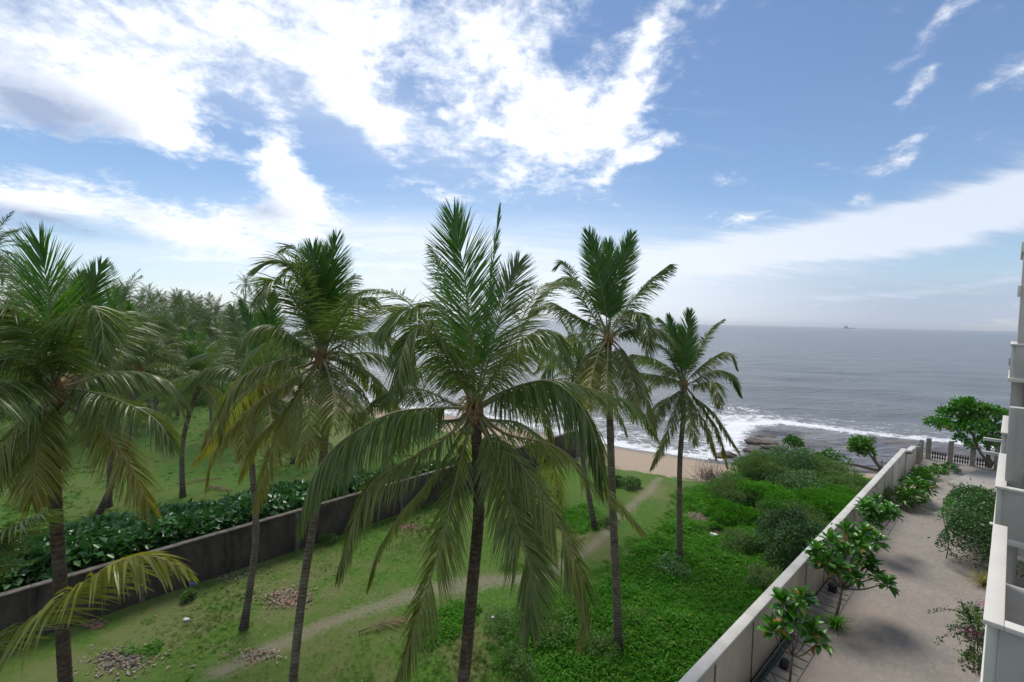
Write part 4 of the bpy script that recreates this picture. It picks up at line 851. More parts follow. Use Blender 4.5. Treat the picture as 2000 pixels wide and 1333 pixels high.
far_at(242, 578, 120, 3, 2.0, 'open-crowned palm breaking the grove skyline beside the thick-trunked palm')
far_at(345, 606, 95, 2, .4, 'dark full-crowned palm standing out before the grove')
far_at(422, 612, 90, 2, 3.4, 'dark round-crowned palm at the seaward front of the grove')
far_at(-6, 492, 50, 3, 4.1, 'high palm towering alone behind the thick-trunked palm')
far_at(20, 562, 60, 3, .2, 'palm whose crown shows through the leaves of the thick-trunked palm')
rs = np.random.RandomState(18)
for i in range(16):
    px = 150+i*27+rs.uniform(-12, 12); p = at(px, 700, rs.uniform(40, 64)); s = rs.uniform(.85, 1.1)
    far_palm(p[0], p[1], rs.choice([0, 0, 1]), s, rs.rand()*6.28, 'coconut palm in the loose row across the far side of the second field', group='palms in the loose row')
rs = np.random.RandomState(8); n = 0
lab2 = 'distant coconut palm in the dense grove beyond the second field'
while n < 125:
    px = rs.uniform(-160, 600) if n < 92 else rs.uniform(-900, -160); w = 58*math.exp(rs.rand()*1.85)
    p = at(px, 640, w); 
    q = np.array([[p[0], p[1]]]); dd_, s_ = pdist(q, SHORE)
    if s_[0] < 0 or dd_[0] < 14: continue
    v = rs.choice(5, p=[.32, .3, .25, .12, .01]) if w < 110 else rs.choice(5, p=[.1, .2, .35, .33, .02]); s = rs.uniform(.8, 1.12)
    if (FAR[v][2]*s-12)/w*FPX > 44 or (w < 75 and FAR[v][2]*s > 11): continue
    if px > 430 and w < 90 and FAR[v][2]*s > 11: continue
    far_palm(p[0], p[1], v, s, rs.rand()*6.28, lab2); n += 1

# ---------------------------------------------------------------- foliage
def leaves(rs, P0, D, N, size, wid, tone_rng=(0, 1), old=0.0, fold=.25):
    n = len(P0); D = nrm(D); W = nrm(np.cross(D, N)); Nn = np.cross(W, D)
    l = size*rs.uniform(.65, 1.25, n)[:, None]; w = l*wid
    mid = P0+D*l*.5
    V = np.stack([P0, mid+W*w*.5+Nn*w*fold, P0+D*l-Nn*l*.12, mid-W*w*.5+Nn*w*fold], 1).reshape(-1, 3)
    b = (np.arange(n)*4)[:, None]; T = np.concatenate([b+np.array([0, 1, 2]), b+np.array([0, 2, 3])])
    C = np.zeros((n, 4, 3)); C[..., 0] = rs.uniform(*tone_rng, n)[:, None]; C[..., 2] = (rs.rand(n) < old)[:, None]*rs.rand(n)[:, None]; C[:, 2, 1] = 1
    return V, T, C.reshape(-1, 3)
def lump_leaves(rs, lumps, n, size, wid, shell=.55, up=.4, sprig=.14, **kw):
    lumps = np.asarray(lumps, float); vol = lumps[:, 3]*lumps[:, 4]*lumps[:, 5]; pr = vol**.7; pr = pr/pr.sum()
    k = rs.choice(len(lumps), n, p=pr); d = nrm(rs.normal(size=(n, 3))); d[:, 2] = np.where(d[:, 2] < -.35, -d[:, 2], d[:, 2])
    r = shell+(1-shell)*rs.rand(n)**.6; r = np.where(rs.rand(n) < sprig, r*rs.uniform(1.0, 1.45, n), r); r = r*(1+.15*smooth_noise(d[:, 0]*3+k, d[:, 1]*3+d[:, 2]*2, 77))
    Pp = lumps[k, :3]+d*r[:, None]*lumps[k, 3:6]
    Dd = d+rs.normal(0, .55, (n, 3))+np.array([0, 0, -.15]); Nn = d*.6+np.array([0, 0, up])+rs.normal(0, .35, (n, 3))
    V, T, C = leaves(rs, Pp, Dd, Nn, size, wid, **kw); lt = rs.rand(len(lumps)); C[:, 0] = np.clip(C[:, 0]*.6+np.repeat(lt[k], 4)*.5-.05, 0, 1)
    return V, T, C
def bush(name, label, cat, g, lumps, n, size, wid, mat, seed, stems=5, shell=.55, up=.4, old=.05, stem_r=.025, part='foliage', group=None, twigmat='twig', fold=.25, sprig=.14):
    rs = np.random.RandomState(seed); root = thing(name, label, cat, tuple(g), 0, group)
    V, T, C = lump_leaves(rs, lumps, n, size, wid, shell, up, sprig, old=old, fold=fold); o = obj(part, mkmesh(part, V, None, T, C, mat), root)
    b = MB()
    for i in range(stems):
        l = lumps[i % len(lumps)]; e = np.array(l[:3])+rs.normal(0, .25, 3)*np.array(l[3:6]); s = rs.normal(0, .12, 3)*np.array([1, 1, 0])-np.array([0, 0, .05])
        b.tube(curve([s, (s+e)/2+rs.normal(0, .1, 3), e], 7), np.linspace(stem_r, stem_r*.35, 7), 5, (rs.rand(), 0, 0))
    if stems: obj('stem', b.mesh('stem', twigmat, True), root)
    return root
# leaf-shaped blade with a fold, used one by one on the garden trees
def blade(l, w, curl, fold, nseg=5, obov=True):
    t = np.linspace(0, 1, nseg+1); wd = w*np.sin(np.pi*np.clip(t**(1.5 if obov else .9), 0, 1))**.8; wd[0] = w*.06
    V = []; 
    for ti, wi in zip(t, wd):
        x = l*ti*math.cos(curl*ti); z = -l*ti*math.sin(curl*ti)*.8
        V += [(x, -wi*.5, z+wi*fold), (x, 0, z), (x, wi*.5, z+wi*fold)]
    Q = []
    for i in range(nseg): a = i*3; Q += [(a, a+3, a+4, a+1), (a+1, a+4, a+5, a+2)]
    return np.array(V), Q
BL = []
for i in range(8):
    V, Q = blade(.42, .19, [.25, .5, .8, 1.1][i % 4], .22); tn_ = np.zeros((len(V), 3)); tn_[:, 0] = [.15, .45, .75, .95][(i*3) % 4]; tn_[:, 2] = .75 if i == 7 else (.3 if i == 6 else 0)
    V = V*np.array([1.2, 1.0, 1.2]); BL.append(mkmesh('leaf', V, Q, None, tn_, 'broad_leaf', True))
def rosette_tree(label, g, stems, ros, seed, leafn=15, ls=1.0, oldc=.04, name='garden_tree', r0=.05, split=.55, group='small broad-leaved trees along the walkway'):
    rs = np.random.RandomState(seed); root = thing(name, label, 'tree', tuple(g), 0, group); g = np.array(g)
    top = np.mean(ros, 0); fork = g*(1-split)+top*split+np.array([0, 0, -.15]); fork[:2] = g[:2]*.6+top[:2]*.4
    b = MB(); b.tube(curve([g-np.array([0, 0, .05]), g*.5+fork*.5+rs.normal(0, .04, 3), fork], 9)-g, np.linspace(r0, r0*.75, 9), 8); obj('trunk', b.mesh('trunk', 'bark', True), root)
    for r in ros:
        r = np.array(r); b = MB(); m = fork*.5+r*.5+np.array([0, 0, -.15])+rs.normal(0, .06, 3)
        b.tube(curve([fork, m, r], 7)-g, np.linspace(r0*.6, r0*.28, 7), 6); obj('branch', b.mesh('branch', 'bark', True), root)
        ax = nrm(r-fork+np.array([0, 0, .8])); 
        for i in range(leafn):
            az = i*2.39996+rs.normal(0, .2); el = math.radians(82-85*(i/leafn)+rs.normal(0, 8))
            o = obj('leaf', BL[7] if rs.rand() < oldc else BL[6] if rs.rand() < oldc else BL[rs.randint(6)], root)
            q = ax*.25+np.array([0, 0, .75]); rot = Vector((0, 0, 1)).rotation_difference(Vector(q)).to_matrix().to_4x4()
            o.matrix_local = Matrix.Translation(Vector(r-g)+Vector((0, 0, -.10*i/leafn))) @ rot @ Matrix.Rotation(az, 4, 'Z') @ Matrix.Rotation(-el, 4, 'Y') @ Matrix.Translation((.03, 0, 0)) @ Matrix.Rotation(rs.normal(0, .3), 4, 'X') @ Matrix.Scale(ls*rs.uniform(.75, 1.15), 4)
    return root
def pxr(w, pts, rs, sp=.5): return [at(x, y, w+rs.uniform(-sp, sp)) for x, y in pts]
rs = np.random.RandomState(1)
g = gnd(1541, 1348); w = dist(g); rosette_tree('small tree beside the green pipes with red-tinged young leaves', g, None, pxr(w, [(1530, 1180), (1558, 1188), (1512, 1232), (1585, 1232), (1598, 1255), (1545, 1212), (1565, 1170)], rs, .35), 21, 28, 1.0, .09, r0=.045)
g = gnd(1630, 1212); w = dist(g); rosette_tree('largest spreading tree on the walkway, strappy plants round its foot', g, None, pxr(w, [(1597, 1078), (1622, 1058), (1652, 1038), (1690, 1040), (1650, 1080), (1618, 1102), (1692, 1076), (1640, 1112), (1702, 1105), (1665, 1128), (1715, 1128), (1728, 1140), (1600, 1098), (1682, 1098), (1636, 1066), (1672, 1060), (1710, 1058)], rs, .8), 22, 27, 1.05, .03, r0=.06)
g = gnd(1688, 1085); w = dist(g); rosette_tree('middle tree of the walkway row with an all-green crown against the wall', g, None, pxr(w, [(1693, 985), (1713, 978), (1736, 998), (1722, 1008), (1703, 1000), (1745, 1005), (1712, 1018), (1688, 992)], rs, .5), 23, 26, 1.1, .0, r0=.055)
g = gnd(1848, 1092); w = dist(g); rosette_tree('thin bare-stemmed sapling in front of the clipped hedge', g, None, pxr(w, [(1842, 1002), (1856, 985), (1842, 1012), (1862, 1022)], rs, .15), 24, 10, .75, .0, r0=.025, split=.75)
# low shrubs between wall and walkway, further on
def px_lumps(items, w, org, f=1.0):
    out = []
    for (x, y, rx, ry, dw) in items:
        p = at(x, y, w+dw)-org; s = (w+dw)/FPX; out.append((*p, rx*s, rx*s*f, ry*s))
    return out
g = gnd(1778, 990); w = dist(g); bush('garden_shrub', 'low layered shrub with yellowing leaves at the wall foot', 'shrub', g, px_lumps([(1775, 968, 20, 12, -.4), (1795, 955, 20, 12, .5), (1785, 945, 18, 10, 1.4), (1768, 980, 14, 8, -.6), (1790, 972, 18, 8, 0)], w, g), 900, .34, .42, 'broad_leaf', 31, 6, up=1.2, old=.12, shell=.3)
g = gnd(1805, 948); w = dist(g); bush('garden_shrub', 'second low shrub along the wall towards the picket fence', 'shrub', g, px_lumps([(1805, 936, 16, 10, 0), (1798, 926, 14, 10, .5), (1815, 925, 12, 7, 1.5), (1828, 920, 14, 5, 3)], w, g), 800, .30, .42, 'broad_leaf', 32, 5, up=1.0, old=.1, shell=.3)
g = gnd(1855, 918); w = dist(g); bush('creeper_plant', 'straggling creeper spilling over the terrace edge by the picket fence', 'plant', g, px_lumps([(1838, 914, 14, 4, 0), (1855, 911, 10, 5, .4), (1862, 918, 10, 3, -1)], w, g), 350, .24, .45, 'broad_leaf', 33, 3, up=1.0, old=.1, shell=.2)
def strappy(name, label, g, n, l, w, mat, seed, cat='plant', bend=1.4):
    rs = np.random.RandomState(seed); b = MB()
    for i in range(n):
        az = rs.rand()*6.283; e = rs.uniform(.5, 1.45); ll_ = l*rs.uniform(.6, 1.1); p = np.array([rs.normal(0, .05), rs.normal(0, .05), 0]); pts_ = [p]
        for s in range(5): a = e-bend*(s/5)**1.2*1.1; p = p+ll_/5*np.array([math.cos(az)*math.cos(a), math.sin(az)*math.cos(a), math.sin(a)]); pts_.append(p)
        sd_ = np.array([-math.sin(az), math.cos(az), 0]); V = []
        for s, q in enumerate(pts_): wf = [.6, 1, 1, .85, .55, .08][s]*w*.5; V += [q-sd_*wf, q+sd_*wf]
        b.add(V, [(2*s, 2*s+1, 2*s+3, 2*s+2) for s in range(5)], tone=(rs.rand(), 0, .3*(rs.rand() < .15)))
    root = thing(name, label, cat, tuple(g)); obj('blades', b.mesh('blades', mat, True), root); return root
g = gnd(1632, 1228); strappy('strappy_plant', 'clump of strappy green leaves round the foot of the spreading tree', g+np.array([0, 0, .04]), 60, .85, .05, 'cover_leaf', 4)
g = gnd(1922, 1146); strappy('ornamental_grass', 'yellow-green ornamental grass tuft at the corner of the clipped hedge', g+np.array([0, 0, .04]), 110, 1.05, .03, 'yellow_grass', 6)
g = gnd(1366/1, 1000); 
# clipped hedge mound
g = P(35.0, -.55); lm = []
rs = np.random.RandomState(44)
for i, uu in enumerate(np.linspace(32.2, 41.0, 10)):
    wv_ = 1.0+.35*math.sin(i*.4)
    q = P(uu, -.85+.35*math.sin(i*.55), 1.05+.35*math.sin(i*.45))-g; lm.append((*q, 1.2, 1.2, 1.3+.3*math.sin(i*.45))); q = P(uu, .55, 1.2+.3*math.sin(i*.45))-g; lm.append((*q, 1.0, 1.0, 1.35+.3*math.sin(i*.5)))
bush('clipped_hedge', 'big rounded clipped hedge of small dark leaves beside the building', 'hedge', g, lm, 36000, .13, .55, 'hedge_leaf', 45, 6, shell=.86, up=.2, old=.10, sprig=.01)
# bougainvillea against the building
g = P(22.6, -.15); lm = [(*(at(1903, 1225, 15.2)-g), .45, .45, .55), (*(at(1910, 1260, 15)-g), .45, .4, .5), (*(at(1900, 1200, 15.6)-g), .3, .3, .35), (*(at(1905, 1300, 14.9)-g), .4, .4, .45)]
bg_ = bush('flowering_shrub', 'arching shrub with purple flowers leaning from the building corner', 'shrub', g, lm, 1500, .10, .55, 'scrub_leaf', 47, 6, shell=.2)
rs = np.random.RandomState(48); b = MB(); LV = []
for i, (x1, y1) in enumerate([(1815, 1195), (1830, 1257), (1875, 1175), (1880, 1185), (1850, 1225), (1862, 1240), (1888, 1290)]):
    s_ = at(1900, 1225+10*i-20, 15.2); e_ = at(x1, y1, 15.0); c = curve([s_, (s_+e_)/2+np.array([0, 0, .16]), e_], 16); b.tube(c-g, np.linspace(.011, .003, 16), 4, (.4, 0, 0))
    for q in c[3:]:
        for _ in range(5): LV.append(q-g+rs.normal(0, .03, 3))
obj('spray_stem', b.mesh('spray_stem', 'twig', True), bg_)
LV = np.array(LV); V, T, C = leaves(rs, LV, rs.normal(size=LV.shape), rs.normal(size=LV.shape)+np.array([0, 0, 1]), .075, .6); obj('spray_leaves', mkmesh('spray_leaves', V, None, T, C, 'dark_bush_leaf'), bg_)
V, T, C = lump_leaves(rs, [(*(at(1908, 1312, 14.8)-g), .2, .2, .12), (*(at(1885, 1300, 14.8)-g), .1, .1, .1), (*(at(1915, 1185, 15.6)-g), .12, .12, .25), (*(at(1900, 1240, 15.0)-g), .3, .3, .25)], 170, .06, .8, .2); obj('flowers', mkmesh('flowers', V, None, T, C, 'flower'), bg_)
# seaside tree
g = P(56.5, -.95, .07); w = dist(g)
lm = px_lumps([(1890, 800, 28, 16, 0), (1862, 812, 24, 14, .6), (1835, 828, 22, 10, .3), (1920, 806, 26, 16, -.4), (1945, 815, 22, 18, .4), (1905, 832, 26, 16, -.8), (1875, 838, 24, 10, -.4), (1940, 845, 22, 16, .2), (1950, 872, 16, 16, .3), (1925, 862, 16, 10, -.5), (1876, 860, 11, 9, .2), (1898, 872, 12, 6, .6), (1848, 836, 14, 6, -.5), (1885, 788, 14, 9, .3)], w, g)
tr = bush('seaside_tree', 'broad flat-topped green tree by the picket fence above the sea', 'tree', g, lm, 5200, .34, .5, 'broad_leaf', 51, 0, shell=.35, up=.9, old=.02, part='crown')
b = MB()
for pth, r in [([(1932, 914), (1930, 880), (1938, 850), (1945, 815)], .17), ([(1931, 905), (1912, 880), (1900, 850), (1880, 815)], .11), ([(1930, 884), (1925, 855), (1915, 815)], .09), ([(1912, 880), (1895, 865), (1880, 858)], .05), ([(1900, 850), (1870, 832), (1840, 830)], .06), ([(1935, 914), (1945, 895), (1955, 880)], .07)]:
    b.tube(curve([at(x, y, w) for x, y in pth], 12)-g, np.linspace(r, r*.4, 12), 8)
obj('trunk', b.mesh('trunk', 'bark', True), tr)
# leaning beach tree
g = gnd(1722, 918); w = dist(g)
lm = px_lumps([(1682, 868, 16, 14, 0), (1676, 880, 16, 14, .3), (1690, 884, 14, 14, -.2), (1668, 872, 10, 10, .2)], w, g)
tr = bush('beach_tree', 'leaning seaside tree with one round clump of leaves over the rock shelf', 'tree', g, lm, 1300, .24, .6, 'broad_leaf', 53, 0, shell=.5, part='crown')
b = MB()
for pth, r in [([(1724, 920), (1712, 905), (1702, 892), (1692, 880)], .16), ([(1724, 920), (1700, 916), (1668, 908), (1645, 905), (1635, 900)], .15), ([(1712, 905), (1704, 880), (1700, 862), (1702, 855)], .09), ([(1724, 918), (1722, 905), (1724, 897)], .06), ([(1702, 870), (1708, 862)], .04)]:
    b.tube(curve([at(x, y, w) for x, y in pth], 12)-g, np.linspace(r, r*.4, 12), 8)
V, T, C = lump_leaves(np.random.RandomState(3), px_lumps([(1702, 862, 6, 9, 0)], w, g), 90, .2, .4, .2, old=.9); obj('dry_leaves', mkmesh('dry_leaves', V, None, T, C, 'scrub_leaf'), tr)
obj('trunk', b.mesh('trunk', 'bark', True), tr)
# scrub between path, beach and wall
def gbush(label, px, py, rx, rz, n, size, wid, mat, seed, nl=7, cat='bush', name='bush', ry=None, **kw):
    g = gnd(px, py); rs = np.random.RandomState(seed); ry = ry or rx; lm = []
    for i in range(nl):
        a = rs.rand()*6.283; r = math.sqrt(rs.rand())*.78; q = (7/nl)**.4; lm.append((math.cos(a)*r*rx, math.sin(a)*r*ry, rz*rs.uniform(.3, .8)*(1-.45*r), rx*rs.uniform(.35, .55)*q, ry*rs.uniform(.35, .55)*q, rz*rs.uniform(.28, .46)*q))
    return bush(name, label, cat, g, lm, n, size, wid, mat, seed, **kw)
gbush('large dense dark green bush against the outside of the cream wall', 1545, 1105, 2.2, 2.9, 15000, .14, .42, 'dark_bush_leaf', 61, 20, up=1.0, shell=.5, stems=8)
gbush('paler weedy bush leaning on the dark bush beside the rubbish heap', 1440, 1085, 1.2, 1.2, 3200, .11, .4, 'scrub_leaf', 62, 8)
gbush('dry-tipped bush wedged between the dark bush and the wall', 1487, 1150, .8, 1.1, 1800, .11, .35, 'scrub_leaf', 63, 5, old=.5)
SC_ = [('feathery grey-green bush at the sand edge next to the dry twigs', 1440, 960, 1.8, 1.5), ('feathery bush in the middle of the scrub above the rubbish heap', 1500, 985, 1.9, 1.7), ('tall feathery bush on the beach side of the scrub', 1480, 915, 2.0, 1.9), ('feathery bush overlooking the brown ledge rock', 1545, 905, 2.2, 2.0), ('feathery bush beside the leaning beach tree', 1620, 925, 2.1, 1.8),
       ('rounded feathery bush close under the cream wall', 1610, 985, 2.2, 1.6), ('low feathery bush by the wall nearest the beach tree', 1660, 955, 1.8, 1.3), ('mid-scrub feathery bush with brownish tips', 1560, 955, 2.0, 1.7), ('feathery bush behind the large dark bush', 1540, 1015, 1.8, 1.4), ('small feathery bush at the lawn edge of the scrub', 1420, 1000, 1.3, 1.0)]
for i, (lb, x, y, r, h) in enumerate(SC_): gbush(lb, x, y+18, r*1.25, h*1.1, 9500, (.17, .13, .20)[i % 3], (.28, .5, .2)[i % 3], ('scrub_leaf', 'cover_leaf', 'scrub_leaf', 'hedge_leaf')[i % 4], 70+i, 18, shell=.45, up=.1, old=.35 if i == 7 else .10, stems=14, name='feathery_bush')
gbush('bright broad-leaved bush sticking up in front of the rock shelf', 1555, 880, .9, 1.5, 700, .24, .6, 'broad_leaf', 85, 5)
gbush('bright broad-leaved bush at the scrub edge below the beach tree', 1625, 915, 1.3, 1.7, 900, .24, .55, 'broad_leaf', 86, 6)
gbush('small round bush on the sand where the path reaches the beach', 1236, 952, .85, .8, 1100, .16, .5, 'scrub_leaf', 87, 6)
gbush('low dark bush on the sand beside the path', 1200, 948, .7, .7, 800, .15, .5, 'dark_bush_leaf', 88, 5)
gbush('bush of broad leaves by the foot of the thin palm', 1185, 1025, .8, .5, 700, .13, .5, 'scrub_leaf', 89, 5)
for i, (x, y, r, h, lb) in enumerate([(985, 1238, 1.0, .75, 'grey-green bush at the edge of the creeper nearest the path'), (1092, 1245, 1.0, .8, 'grey-green bush inside the creeper next to the fullest palm'), (1008, 1312, .6, .8, 'small dark bush standing at the bare corner of the creeper'), (1170, 1262, .9, .7, 'bush beside the slim trunk in the creeper'), (1240, 1225, .8, .6, 'low bush on the wall side of the slim trunk in the creeper'), (1320, 1120, .9, .6, 'bush round the foot of the lone palm'), (368, 1172, .22, .35, 'single small green weed on the bare lawn by the stained wall'), (640, 1055, .45, .5, 'weed growing at the foot of the stained wall'), (1010, 1045, .5, .4, 'small weed on the seaward lawn')]):
    gbush(lb, x, y, r, h, 900, .12, .4, 'scrub_leaf' if i not in (5,) else 'hedge_leaf', 90+i, 5, stems=4)
# dry twig bush by the sand
g = gnd(1385, 935); root = thing('dry_bush', 'leafless purplish-brown thorn bush between the sand and the scrub', 'bush', tuple(g)); rs = np.random.RandomState(7); b = MB()
for i in range(160):
    a = rs.rand()*6.283; e = rs.uniform(.1, 1.3); l = rs.uniform(.8, 1.9); s = np.array([rs.normal(0, .5), rs.normal(0, .5), 0]); d_ = np.array([math.cos(a)*math.cos(e), math.sin(a)*math.cos(e), math.sin(e)])
    b.tube(curve([s, s+d_*l*.5+rs.normal(0, .12, 3), s+d_*l+rs.normal(0, .2, 3)], 6), np.linspace(.016, .003, 6), 4, (rs.rand(), 0, 0))
obj('twigs', b.mesh('twigs', 'twig', True), root)

# ---------------------------------------------------------------- scattered ground plants (uncountable): points + instances
PROTO = {}
def proto_coll(name, meshes):
    c = bpy.data.collections.new(name)
    for i, m in enumerate(meshes): c.objects.link(bpy.data.objects.new(f'{name}_{i:02d}', m))
    PROTO[name] = c; return c
def scatter(name, label, cat, pts, rz, sc, coll, seed, nproto, tilt=.15):
    rs = np.random.RandomState(seed); n = len(pts); me = bpy.data.meshes.new(name); me.vertices.add(n); me.vertices.foreach_set('co', np.asarray(pts, np.float32).ravel())
    a = me.attributes.new('rot', 'FLOAT_VECTOR', 'POINT'); a.data.foreach_set('vector', np.c_[rs.normal(0, tilt, n), rs.normal(0, tilt, n), rz].astype(np.float32).ravel())
    a = me.attributes.new('scl', 'FLOAT', 'POINT'); a.data.foreach_set('value', np.asarray(sc, np.float32))
    a = me.attributes.new('pick', 'INT', 'POINT'); a.data.foreach_set('value', rs.randint(0, nproto, n).astype(np.int32))
    o = obj(name, me); ng = bpy.data.node_groups.new(name, 'GeometryNodeTree')
    ng.interface.new_socket('Geometry', in_out='INPUT', socket_type='NodeSocketGeometry'); ng.interface.new_socket('Geometry', in_out='OUTPUT', socket_type='NodeSocketGeometry')
    gi = ng.nodes.new('NodeGroupInput'); go = ng.nodes.new('NodeGroupOutput'); ci = ng.nodes.new('GeometryNodeCollectionInfo'); ci.inputs[0].default_value = coll; ci.inputs[1].default_value = True; ci.inputs[2].default_value = True
    ip = ng.nodes.new('GeometryNodeInstanceOnPoints'); ip.inputs['Pick Instance'].default_value = True
    def na(nm, ty): x = ng.nodes.new('GeometryNodeInputNamedAttribute'); x.data_type = ty; x.inputs[0].default_value = nm; return x.outputs[0]
    er = ng.nodes.new('FunctionNodeEulerToRotation'); L = ng.links.new
    L(na('rot', 'FLOAT_VECTOR'), er.inputs[0]); L(gi.outputs[0], ip.inputs['Points']); L(ci.outputs[0], ip.inputs['Instance']); L(er.outputs[0], ip.inputs['Rotation']); L(na('scl', 'FLOAT'), ip.inputs['Scale']); L(na('pick', 'INT'), ip.inputs['Instance Index']); L(ip.outputs[0], go.inputs[0])
    m = o.modifiers.new('scatter', 'NODES'); m.node_group = ng
    return tag(o, label, cat, None, 'stuff')
def clump(seed, n, size, wid, rad, hgt, mat, up=1.0, dome=True, tr=(0, 1), old=.03):
    rs = np.random.RandomState(seed); r = np.sqrt(rs.rand(n))*rad; a = rs.rand(n)*6.283; z = hgt*(1-(r/rad)**2*.7 if dome else 1)*rs.uniform(.45, 1, n)
    P0 = np.c_[np.cos(a)*r, np.sin(a)*r, z]; D = np.c_[np.cos(a), np.sin(a), np.full(n, .15)]+rs.normal(0, .6, (n, 3)); N = np.c_[np.cos(a)*.3, np.sin(a)*.3, np.full(n, up)]+rs.normal(0, .3, (n, 3))
    V, T, C = leaves(rs, P0, D, N, size, wid, tr, old); return mkmesh('clump', V, None, T, C, mat)
def in_poly(p, poly):
    x, y = p[:, 0], p[:, 1]; c = np.zeros(len(p), bool); j = len(poly)-1
    for i in range(len(poly)):
        xi, yi = poly[i]; xj, yj = poly[j]
        c ^= ((yi > y) != (yj > y)) & (x < (xj-xi)*(y-yi)/(yj-yi+1e-12)+xi); j = i
    return c
def fill(poly, dens, seed):
    poly = np.asarray(poly); lo = poly.min(0); hi = poly.max(0); rs = np.random.RandomState(seed); n = int(np.prod(hi-lo)*dens); p = lo+rs.rand(n, 2)*(hi-lo); return p[in_poly(p, poly)]
def away_from(p, pts, r):
    for q in pts: p = p[np.linalg.norm(p-np.asarray(q)[:2], axis=1) > r]
    return p
# bright creeper carpet
cov = proto_coll('creeper_clump', [clump(200+i, 46, (.085, .07, .10, .06, .12)[i], .62, .26, .20, 'cover_leaf', tr=((0, .7), (.2, 1), (.1, .9), (.4, 1), (0, .55))[i]) for i in range(5)])
wallp = lambda u: P(u, WV-.32)[:2]
poly = [gnd(*q)[:2] for q in [(940, 1290), (950, 1225), (1015, 1165), (1090, 1150), (1150, 1120), (1215, 1060), (1270, 1025), (1300, 1000), (1305, 965), (1345, 950), (1400, 940), (1440, 900), (1520, 890), (1600, 905), (1660, 925), (1690, 930)]]+[wallp(44), wallp(30), wallp(20), wallp(14), wallp(8)]+[gnd(1250, 1500)[:2], gnd(1060, 1420)[:2], gnd(1015, 1345)[:2]]
p = fill(poly, 34, 3); nn = smooth_noise(p[:, 0]*.7, p[:, 1]*.7, 41, 3)
for q, r_ in [(gnd(1360, 1012), 1.0), (gnd(1400, 1047), .8)]: p = p[np.linalg.norm(p-q[:2], axis=1) > r_]
nn = smooth_noise(p[:, 0]*.7, p[:, 1]*.7, 41, 3); nf = smooth_noise(p[:, 0]*2.3, p[:, 1]*2.3, 43, 2)
rs = np.random.RandomState(4); zc = np.clip(.10+.22*nn+.12*nf, -.02, .75)
dedge = pdist(p, np.vstack([poly, poly[:1]]))[0]; edge = np.clip(dedge/1.4, .45, 1); k = rs.rand(len(p)) < np.clip(.35+dedge/.9, 0, 1); p = p[k]; zc = zc[k]; edge = edge[k]
scatter('creeper', 'bright green creeping ground cover spreading from the path to the cream wall', 'ground cover', np.c_[p, zc*edge], rs.rand(len(p))*6.28, rs.uniform(.75, 1.35, len(p))*edge, cov, 5, 5)
poly2 = [gnd(*q)[:2] for q in [(810, 1250), (815, 1215), (850, 1195), (900, 1185), (930, 1190), (925, 1225), (880, 1255), (840, 1262)]]
p = fill(poly2, 34, 8); zc = .03+.05*smooth_noise(p[:, 0]*1.5, p[:, 1]*1.5, 4); scatter('creeper', 'separate small creeper patch between the palm trunk and the worn path', 'ground cover', np.c_[p, zc], rs.rand(len(p))*6.28, rs.uniform(.7, 1.2, len(p)), cov, 6, 5)
poly3 = [gnd(*q)[:2] for q in [(1085, 1030), (1110, 995), (1150, 985), (1180, 1005), (1172, 1035), (1120, 1045)]]
p = fill(poly3, 26, 9); scatter('creeper', 'creeper patch round the foot of the thin seaward palm', 'ground cover', np.c_[p, p[:, 0]*0], rs.rand(len(p))*6.28, rs.uniform(.6, 1.1, len(p)), cov, 7, 5)
for i, (cx_, cy_, rx_, ry_, lb) in enumerate([(280, 1275, 40, 14, 'weedy green patch beside the pile of broken stone'), (300, 1215, 25, 6, 'small weedy streak on the lawn below the long pale frond'), (1000, 1110, 30, 8, 'green weed patch beside the worn path past the fullest palm')]):
    pp_ = [gnd(cx_+rx_*math.cos(t_), cy_+ry_*math.sin(t_))[:2] for t_ in np.linspace(0, 6.283, 13)[:-1]]; p = fill(pp_, 22, 20+i); scatter('weeds', lb, 'weeds', np.c_[p, p[:, 0]*0], rs.rand(len(p))*6.28, rs.uniform(.5, .95, len(p)), cov, 30+i, 5)
# lawn grass
tuft = proto_coll('grass_tuft', [])
for i in range(4):
    r2 = np.random.RandomState(300+i); n = 26; a = r2.rand(n)*6.283; rr = r2.rand(n)*.13; P0 = np.c_[np.cos(a)*rr, np.sin(a)*rr, np.zeros(n)]; D = np.c_[np.cos(a)*.6, np.sin(a)*.6, np.full(n, 1.0)]+r2.normal(0, .35, (n, 3))
    V, T, C = leaves(r2, P0, D, np.c_[np.cos(a), np.sin(a), a*0]+r2.normal(0, .2, (n, 3)), .075, .13); tuft.objects.link(bpy.data.objects.new(f'grass_tuft_{i}', mkmesh('grass_tuft', V, None, T, C, 'grass_blade')))
wl = lambda t_: (a0+np.array([*dl, 0])*t_+np.array([*nl, 0])*.25)[:2]
lawn = [wl(-24), wl(0), wl(14), wl(LL-4)]+[gnd(*q)[:2] for q in [(1200, 960), (1290, 970), (1330, 1010), (1240, 1060), (1150, 1130), (1000, 1180), (930, 1260), (1000, 1340), (1060, 1500)]]+[gnd(300, 1600)[:2]]
p = fill(lawn, 62, 11); dpp, _ = pdist(p, PATH); nn = smooth_noise(p[:, 0]*.5, p[:, 1]*.5, 17, 3); rs = np.random.RandomState(12)
k = (rs.rand(len(p)) < np.clip((dpp-.35)/.8, 0, 1)) & (rs.rand(len(p)) < np.clip(.62+.55*nn, .15, 1)); p = p[k]; nn = nn[k]
scatter('lawn_grass', 'short worn grass of the lawn between the two walls', 'grass', np.c_[p, p[:, 0]*0-.01], rs.rand(len(p))*6.28, rs.uniform(.45, .9, len(p))*np.clip(.8+.35*nn, .5, 1.3), tuft, 13, 4)
